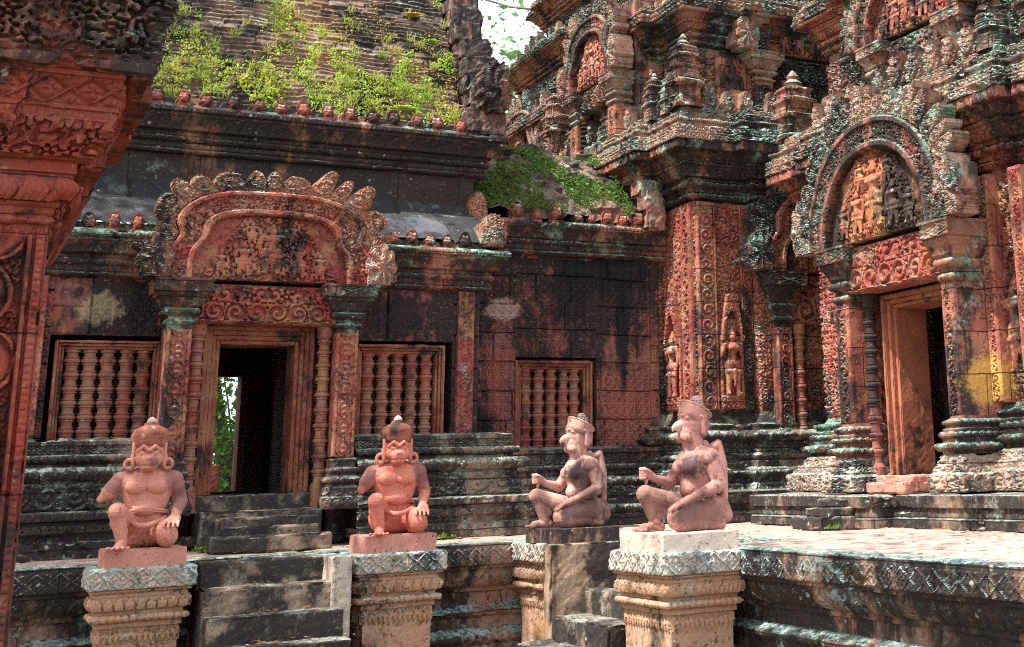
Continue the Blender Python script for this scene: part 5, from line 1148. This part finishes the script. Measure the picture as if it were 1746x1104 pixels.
def crown_monkey():
    p = [(.090, .655), (.108, .665), (.115, .685), (.114, .705), (.124, .725), (.122, .752), (.104, .785), (.075, .802), (.052, .806), (.054, .815), (.047, .82), (.049, .828), (.034, .833), (0, .834)]
    m = lathe(p, (0, .004, 0), 28); V = m.V[0]; V[:, 2] += (V[:, 1])*-.22; th = np.arctan2(V[:, 1], V[:, 0]); k = .004*np.cos(th*14+V[:, 2]*60)*(V[:, 2] > .72)*(V[:, 2] < .80)
    V[:, :2] *= (1+k/.1)[:, None]; return m
def statue(nm, label, kind, x, y, zs, rz, skin, slabm, slab, sc, seed):
    r = root(nm, label, 'statue', (x, y, zs), 'kneeling guardian statues on pedestals', rz)
    def pl(name, mb, mat, smooth=True, parent=None):
        o = part(name, mb, mat, parent or r, smooth, origin=(0, 0, 0)); o.scale = (sc, sc, sc); return o
    b = pl('body', cpmb(BODY[kind]), skin)
    cy, sy = math.cos(-rz), math.sin(-rz)
    sx0, sx1, sy0, sy1, h = slab
    mb = block(sx0-x, sx1-x, sy0-y, sy1-y, -h, .004, r=.006, wear=.003, chip=.008, seed=seed); V = [np.stack([v[:, 0]*cy-v[:, 1]*sy, v[:, 0]*sy+v[:, 1]*cy, v[:, 2]], -1) for v in mb.V]; mb.V = V
    part('plinth_slab', mb, slabm, r, origin=(0, 0, 0))
    if kind != 'bird':
        pl('headdress', crown_monkey(), M['crownred'])
        pl('headdress_tip', lathe([(.030, .832), (.033, .842), (.028, .858), (.012, .872), (0, .876)], (0, -.004, 0), 16), M['slabpale'])
        for s in (-1, 1): pl('earring', mp(ring(0, 0, 0, .031, .031, .015), lambda V: np.stack([V[..., 0]*.9+s*.122, -.016+V[..., 2]+.15*s*V[..., 0], V[..., 1]+.555], -1)), skin)
        sw = [(-.135+.27*t, .02-.14*math.sin(PI*t)-.04, .205-.055*math.sin(PI*t)) for t in np.linspace(0, 1, 15)]
        s1 = join(tube(sw, [.008+.012*math.sin(PI*t) for t in np.linspace(0, 1, 15)], 10), ring(0, .058, .235, .143, .123, .010, -.02), ring(0, .062, .222, .145, .124, .009, -.02))
        pl('sash', s1, skin)
    else:
        def tl(V):
            a = .50; yy, zz = V[..., 1]-.05, V[..., 2]-.775; return np.stack([V[..., 0], -.0+.06+yy*math.cos(a)+zz*math.sin(a), .785-yy*math.sin(a)+zz*math.cos(a)], -1)
        d = lathe([(.090, .695), (.110, .705), (.114, .735), (.122, .765), (.130, .785), (.131, .797), (.122, .80), (.108, .785), (.06, .782), (0, .785)], (0, .055, 0), 32)
        d = join(mp(d, lambda V: tl(V)), mp(tube([(.129*math.cos(t), .055+.129*math.sin(t), .796) for t in np.arange(40)*2*PI/40], [.006+.003*(i % 2) for i in range(40)], 6, True), tl))
        d.V = [(v-np.array([0, .055, .72]))*.88+np.array([0, .062, .708]) for v in d.V]; pl('headdress', d, M['crownred2'] if 'crownred2' in M else skin)
        bk = join(tube([(0, -.035, .690), (0, -.060, .690), (0, -.085, .684), (0, -.108, .672), (0, -.126, .655), (0, -.133, .640), (0, -.134, .634)], [.040, .043, .038, .029, .018, .008, .002], 14), tube([(0, -.05, .652), (0, -.085, .650), (0, -.108, .648)], [.026, .018, .004], 10))
        bk.V = [(v-np.array([0, .03, .60]))*np.array([.62, .90, .78])+np.array([0, .046, .606]) for v in bk.V]; pl('beak', bk, M['beak'])
        kn = MB()
        for i, (rr_, zz_) in enumerate(((.055, .785), (.052, .805), (.043, .825), (.032, .845), (.018, .862))):
            for k in range(9): 
                t = (k+.5*(i % 2))*2*PI/9; kn = join(kn, sphere((rr_*math.cos(t), .075+rr_*math.sin(t), zz_+.005), .016, 7, 5))
        kn = join(kn, lathe([(.05, .77), (.05, .80), (.02, .86), (.012, .875), (0, .88)], (0, .075, 0), 12))
        kn.V = [v*np.array([.82, .82, .86])+np.array([0, .022, .105]) for v in kn.V]; pl('topknot', kn, M['garuda_dark'] if 'garuda_dark' in M else M['crownred'])
        pl('sash', join(ring(0, .085, .225, .142, .128, .010, .03), tube([(-.13+.26*t, .05-.15*math.sin(PI*t), .20-.05*math.sin(PI*t)) for t in np.linspace(0, 1, 13)], .011, 8)), skin)
    return r
M['garuda_dark'] = stone('dark_topknot_stone', (.22, .15, .15), (.30, .22, .20), (.18, .13, .12), black=.4, green=-.3, topl=.3, spots=.4, off=57, ochre=0)
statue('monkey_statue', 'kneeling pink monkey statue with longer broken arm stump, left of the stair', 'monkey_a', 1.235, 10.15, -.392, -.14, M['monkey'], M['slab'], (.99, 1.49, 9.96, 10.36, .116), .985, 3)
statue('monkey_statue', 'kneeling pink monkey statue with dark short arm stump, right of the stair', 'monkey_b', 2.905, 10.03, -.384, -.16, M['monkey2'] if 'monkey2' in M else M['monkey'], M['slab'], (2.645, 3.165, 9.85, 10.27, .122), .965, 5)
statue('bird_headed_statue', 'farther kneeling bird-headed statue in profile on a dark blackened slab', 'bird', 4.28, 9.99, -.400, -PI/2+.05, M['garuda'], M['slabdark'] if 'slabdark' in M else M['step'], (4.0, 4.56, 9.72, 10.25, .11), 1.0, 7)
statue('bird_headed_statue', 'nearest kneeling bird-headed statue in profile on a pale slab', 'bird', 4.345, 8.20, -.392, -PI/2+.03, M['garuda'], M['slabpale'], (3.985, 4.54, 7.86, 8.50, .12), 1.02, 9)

# ==================================================================== plants
def leafquads(C, s, rnd, up=.5):
    """many small folded leaves: each two triangles-pairs about a midrib"""
    n = len(C); th = rnd.uniform(0, 2*PI, n); ti = rnd.normal(up, .45, n); s = s*rnd.uniform(.45, 1.0, n)*(1+.8*(rnd.rand(n) < .12))
    d = np.stack([np.cos(th)*np.cos(ti), np.sin(th)*np.cos(ti), np.sin(ti)], -1); a = rnd.normal(0, 1, (n, 3)); sd = np.cross(d, a); sd /= np.linalg.norm(sd, axis=1, keepdims=True); nn = np.cross(d, sd)
    s = s[:, None]
    P = np.stack([C, C+d*s*.5+sd*s*.33+nn*s*.08, C+d*s, C+d*s*.5-sd*s*.33+nn*s*.08], 1)
    return MB().add(P, np.arange(n*4).reshape(-1, 4))
def on_vault(pts, X, T):
    q = np.array(pts, float); d = np.concatenate([[0], np.cumsum(np.hypot(*np.diff(q, axis=0).T))]); y = np.interp(T, d, q[:, 0]); z = np.interp(T, d, q[:, 1]); return np.stack([X, y, z], -1)
R_ = np.random.RandomState(4)
def roofplants(n, dens, s, off):
    X = R_.uniform(-1, 4.22, n); T = R_.uniform(.02, 2.2, n)
    k = dens(X, T); keep = R_.uniform(0, 1, n) < k; X, T = X[keep], T[keep]; P = on_vault(RP, X, T)
    P[:, 1] -= 0; row = np.round(T/.058)*.058; T2_ = np.where(R_.rand(len(T)) < .6, row+R_.normal(0, .008, len(T)), T); P = on_vault(RP, X, np.clip(T2_, 0, 2.4))
    cl = R_.uniform(0, .04, len(P))
    P[:, 1] -= .02+cl*.8+off; P[:, 2] += cl*.6; return leafquads(P, s, R_, .35)
def dens1(X, T):
    P = np.stack([X, T, X*0], -1); a = fbm(P, 2.4, 31, 4); edge = sstep(1.25, .25, T+.25*np.sin(X*2.1)); rt = sstep(1.6, 3.9, X); left = (1-sstep(1.5, 1.9, X))
    lim = np.where(X < 1.9, .62, np.where(X < 2.7, .50, 1.0))+.15*np.sin(X*5)
    base = .12+.62*sstep(lim+.25, lim-.25, T)+.16*rt*sstep(1.7, .9, T)
    return sstep(.525, .66, a*.75+base*.44)*sstep(.0, .1, T)*(T < 2.1)*.75*sstep(.50, .60, vnoise(P, 8., 8)*.55+a*.5+.06)
def dens2(X, T):
    P = np.stack([X, T, X*0], -1); return sstep(.54, .66, fbm(P, 3.2, 77, 4)*.7+.2*sstep(1.9, .5, T)+.10*sstep(1.5, 4, X))
top('roof_plants', roofplants(42000, dens1, .032, 0), M['fern'], 'bright green small-leaved plants spreading over the brick roof', 'roof plants', kind='stuff')
top('dry_roof_plants', roofplants(16000, dens2, .026, -.005), M['fernwarm'], 'yellowing tufts scattered among the bricks of the roof', 'roof plants', kind='stuff')
def blades(C, L, rnd):
    n = len(C); a = rnd.uniform(0, 2*PI, n); L = (L*rnd.uniform(.5, 1.3, n))[:, None]; dx = np.stack([np.cos(a)*.55, -np.abs(np.sin(a))*.6-.15, np.full(n, .75)], -1); sd = np.stack([-np.sin(a), np.cos(a), 0*a], -1)*.0035
    q = [C, C+dx*L*.5, C+dx*L*.85+np.array([0, 0, -.10])*L, C+dx*L*1.1+np.array([0, -.1, -.35])*L]
    V = np.stack([x+s*k for x, k in zip(q, (1, .9, .6, .1)) for s in (sd, -sd)], 1)
    F = np.concatenate([np.stack([np.arange(n)*8+i for i in (2*j, 2*j+1, 2*j+3, 2*j+2)], -1) for j in range(3)]); return MB().add(V, F)
nb = 420; bx_ = R_.uniform(.2, 4.2, nb); bt = R_.uniform(.05, 1.5, nb)**1.2; kb = R_.rand(nb) < (.25+.75*dens1(bx_, bt)); bx_, bt = bx_[kb], bt[kb]
bX = np.repeat(bx_, 14)+R_.normal(0, .022, len(bx_)*14); bT = np.clip(np.repeat(bt, 14)+R_.normal(0, .010, len(bt)*14), .02, 2.4)
BP = on_vault(RP, bX, bT); BP[:, 1] -= .01
top('roof_grass', blades(BP, .11, R_), M['grass'], 'thin yellow-green grass tufts growing from the brick joints of the roof', 'roof grass', kind='stuff')
LR = [(YM-.10, 2.60), (YM+.1, 2.86), (YM+.4, 3.2), (YM+.8, 3.5)]
n = 13000; X = R_.uniform(4.35, 6.2, n); T = R_.uniform(0, 1.2, n); P3 = np.stack([X, T, X*0], -1)
kk = sstep(.50, .62, fbm(P3, 3.0, 55, 4)+.18*sstep(5.6, 4.6, X)-.03*sstep(.5, 1.1, T))*.8; m_ = R_.uniform(0, 1, n) < kk; P = on_vault(LR, X[m_], T[m_]); P[:, 1] -= .06*R_.uniform(.3, 1.3, len(P)); P[:, 2] += .06
top('roof_creepers', leafquads(P, .036, R_, .2), M['moss'], 'dark green creepers trailing over the low rubble roof', 'creepers', kind='stuff')
def fern(label, c, n, L, mat, seed):
    rs = np.random.RandomState(seed); mb = MB()
    for i in range(n):
        a = i*2*PI/n+rs.uniform(-.3, .3); l = L*rs.uniform(.7, 1.1); pts = []
        for t in np.linspace(0, 1, 7): pts.append((c[0]+math.cos(a)*l*t*.8, c[1]-.03+math.sin(a)*l*t*.5-l*.25*t, c[2]+l*(.75*t-.65*t*t)))
        mb = join(mb, tube(pts, [.004*(1-t*.7) for t in np.linspace(0, 1, 7)], 5))
        for j in range(1, 7):
            p = np.array(pts[j]); q = np.array(pts[j-1]); d = (p-q)/np.linalg.norm(p-q); sd = np.cross(d, (0, 0, 1)); sd /= np.linalg.norm(sd); w = l*.26*(1-j/8)
            for s in (-1, 1): mb.add(np.array([q, q+sd*s*w*.9+d*w*.3, p+sd*s*w+d*w*.35, p]), np.array([[0, 1, 2, 3]]))
    return top('fern', mb, mat, label, 'fern', origin=tuple(c))
fern('small rosette fern growing from bricks near the gable strip', on_vault(RP, np.array([4.02]), np.array([1.22]))[0], 9, .13, M['leaf2'] if 'leaf2' in M else M['fern'], 2)
fern('yellow fern tuft below the upper gable blocks', on_vault(RP, np.array([3.86]), np.array([1.62]))[0], 11, .17, M['fernwarm'], 5)
fern('green fern just above the row of roof buds', on_vault(RP, np.array([3.62]), np.array([.22]))[0], 10, .16, M['fern'], 8)
tw = MB(); rs = np.random.RandomState(9)
for i in range(5):
    x = 1.62+rs.uniform(-.06, .1); pts = [(x+(.03*i-.05)*t*2, YW+.05-.1*t, 2.15+.30*t*(1-.15*i*t)) for t in np.linspace(0, 1, 6)]
    tw = join(tw, tube(pts, .003, 5), leafquads(np.array(pts)[2:], .03, rs))
top('thin_plant', tw, M['fernwarm'], 'thin twiggy plant sprouting from the bluish lower roof', 'plant', origin=(1.65, YW, 2.15))
# small tufts in joints and fallen leaves
def tuft(label, c, n, s, seed):
    rs = np.random.RandomState(seed); C = np.array(c)+rs.normal(0, 1, (n, 3))*np.array([s, s*.6, s*.35]); C[:, 2] = np.maximum(C[:, 2], c[2]); top('tuft', leafquads(C, s*.7, rs, .8), M['moss'], label, 'plant', origin=tuple(c), group='small green tufts in the stone joints')
tuft('green tuft sprouting beside the second stair tread next to the pedestal', (2.50, 10.02, -.74), 40, .035, 1)
tuft('green tuft at the foot of the wall right of the first monkey', (1.80, 11.35, -.49), 50, .05, 2)
tuft('green tuft at the temple foot behind the second monkey', (3.72, 11.45, -.49), 40, .045, 3)
tuft('green tuft on the left window sill', (1.08, 11.83, .37), 45, .03, 4)
tuft('green tuft at the corner of the little steps before the sunlit door', (6.22, 9.25, -.49), 40, .04, 6)
rs = np.random.RandomState(12)
def leaf_thing(i, x, y, z):
    a = rs.uniform(0, 6.28); s = rs.uniform(.035, .06); u = np.linspace(-1, 1, 7); V = []
    for t in u:
        w = .42*(1-t*t)**.8+.02
        for q in (-1, 0, 1): V.append((t, q*w, .12*t*t+.15*abs(q)*rs.uniform(.5, 1)))
    V = np.array(V)*s; c, sn = math.cos(a), math.sin(a); V = np.stack([x+V[:, 0]*c-V[:, 1]*sn, y+V[:, 0]*sn+V[:, 1]*c, z+V[:, 2]], -1)
    return MB().add(V, gridfaces(7, 3)), V
spots_ = [(6.05, 9.25), (5.7, 10.7), (6.3, 8.7), (5.9, 11.2), (6.45, 8.2), (5.3, 10.95), (3.6, 11.2), (3.75, 11.1), (5.0, 10.2), (6.2, 7.6)]
desc = ['dry leaf lying before the little steps', 'dry leaf on pale paving behind the nearest bird statue', 'dry leaf beside the right temple foot', 'dry leaf at the foot of the middle tower', 'dry leaf by the plinth near the photo edge', 'dry leaf on the paving right of the farther bird statue',
        'reddish dry leaf behind the second monkey', 'small dry leaf near the terrace edge behind the second monkey', 'dry leaf in the open middle of the paving', 'dry leaf on the bright paving at far right']
for i, ((x, y), d) in enumerate(zip(spots_, desc)):
    mb, V = leaf_thing(i, x, y, -.482); top('fallen_leaf', mb, M['dryleaf'], d, 'leaf', origin=(x, y, -.49), group='dry leaves fallen on the stones')
lm = MB(); V_ = []
for i in range(170):
    if i < 90: x, y, z = rs.uniform(4.7, 6.5), rs.uniform(5.2, 11.2), -.487
    elif i < 130: x, y, z = rs.uniform(.3, 4.2), rs.uniform(10.75, 11.5), -.487
    else: k = rs.randint(0, 4); x, y, z = rs.uniform(1.65, 2.5), YE-.245*k-rs.uniform(.05, .24), -.5-.165*k+.012
    if 1.6 < x < 2.9 and y > 10.9: continue
    m_, _v = leaf_thing(i, x, y, z); m_.V = [(v-np.array([x, y, z]))*.55+np.array([x, y, z]) for v in m_.V]; lm = join(lm, m_)
top('leaf_litter', lm, M['dryleaf'], 'small dry leaves and crumbs scattered over paving and steps', 'leaf litter', kind='stuff')
mb, V = leaf_thing(9, 4.22, 9.0, -.65); top('fallen_leaf', mb, M['dryleaf'], 'curled orange leaf lying on the side stair tread', 'leaf', origin=(4.22, 9.0, -.655), group='dry leaves fallen on the stones')

# ==================================================================== trees
def tree(label, x, y, H, cr, n, seed, ls=.16, z0=-1.5, open_=.55, mat='leaf', lean=0.):
    rs = np.random.RandomState(seed); r = root('tree', label, 'tree', (x, y, z0), 'trees around the temple court')
    tr = MB(); tips = []
    def limb(p, d, L, ra, k):
        pts = [p]; rr_ = [ra]; q = np.array(p, float); dd = np.array(d, float)
        for i in range(6):
            dd = dd+rs.normal(0, .13, 3)+np.array([0, 0, .03]); dd /= np.linalg.norm(dd); q = q+dd*L/6; pts.append(q.copy()); rr_.append(ra*(1-.11*(i+1)))
        nonlocal tr; tr = join(tr, tube(pts, rr_, 7))
        if k == 0: tips.extend(pts[2:]); return
        for j in range(4 if k > 1 else 3):
            t = rs.randint(3, 7); a = rs.uniform(0, 2*PI); nd = dd*.55+np.array([math.cos(a), math.sin(a), rs.uniform(-.1, .55)])*.8; nd /= np.linalg.norm(nd); limb(pts[t], nd, L*rs.uniform(.5, .75), rr_[t]*.6, k-1)
    limb((x, y, z0), (lean, 0, 1), H*.62, H*.028, 3)
    part('trunk', tr, M['bark'], r)
    tips = np.array(tips); C = tips[rs.randint(0, len(tips), n)]+rs.normal(0, 1, (n, 3))*cr*np.array([1, 1, .7])*rs.choice([.25, .5, .9], (n, 1))
    C = C[fbm(C, .9/cr, seed, 3) > open_*.9]
    part('crown', leafquads(C, ls, rs, -.1), M[mat], r); return r
tree('tall pale green tree behind the hall gable with open airy crown', 15.5, 30, 17, 1.3, 12000, 3, .17, open_=.57, mat='leafpale')
tree('second pale green tree farther behind the towers', 27, 42, 16, 1.6, 4500, 5, .28, open_=.56, mat='leafpale')
tree('broad green tree behind the hall north door', 5.0, 25, 10, 1.3, 9000, 7, .2, open_=.35)
tree('bushy low green tree seen through the hall doorway', 3.6, 20.8, 6.5, .85, 16000, 9, .13, open_=.2)
tree('green tree standing north of the hall', -1, 26, 12, 1.4, 7000, 11, .2, open_=.4)
tree('unseen leafy tree added beyond the left edge of the view to shade the court', -5.0, 6.5, 12, 1.2, 15000, 21, .16, open_=.36)  # this and the next two: unseen trees, added to shade court and hall
tree('unseen tall tree added beyond the near pillar to shade the court', -5.5, 1.0, 13, 1.4, 14000, 23, .18, open_=.36)
tree('unseen tree added left of the hall to shade its front', -6.0, 12.5, 12, 1.2, 12000, 25, .16, open_=.38)
def bush(label, x, y, r3, n, seed, mat='leaf', ls=.11):
    rs = np.random.RandomState(seed); r = root('bush', label, 'bush', (x, y, -1.5), 'bushes behind the hall')
    st_ = MB()
    for i in range(9):
        a = rs.uniform(0, 6.28); st_ = join(st_, tube([(x+.1*math.cos(a)*t+r3[0]*.7*math.cos(a)*t*t, y+r3[1]*.7*math.sin(a)*t*t, -1.5+r3[2]*1.5*t) for t in np.linspace(0, 1, 6)], [.035*(1-.8*t) for t in np.linspace(0, 1, 6)], 6))
    part('stem', st_, M['bark'], r)
    C = rs.normal(0, 1, (n, 3)); C = C/np.linalg.norm(C, axis=1, keepdims=True)*rs.uniform(.45, 1, (n, 1))**.6*np.array(r3)+np.array([x, y, -1.5+r3[2]*.95]); C = C[fbm(C, 1.6, seed, 3) > .40]
    part('foliage', leafquads(C, ls, rs, .1), M[mat], r)
bush('bright bushy shrub seen through the hall doorway above the ruined wall', 3.75, 20.6, (1.5, 1.1, 2.2), 16000, 31, 'fernb')
bush('darker shrub behind the low ruined wall', 2.2, 21.5, (1.3, 1.0, 1.7), 9000, 33)
# low ruined wall seen through the doorway
rw = root('ruined_wall', 'low ruined stone wall with a small block seen through the doorway', 'wall', (3.5, 18.2, -1.46))
part('wall_course', block(1.5, 6.5, 18.0, 18.6, -1.46, -.1, seed=3), M['base'], rw); part('upper_block', block(2.75, 3.02, 18.05, 18.5, -.1, .25, seed=4), M['frame'], rw)
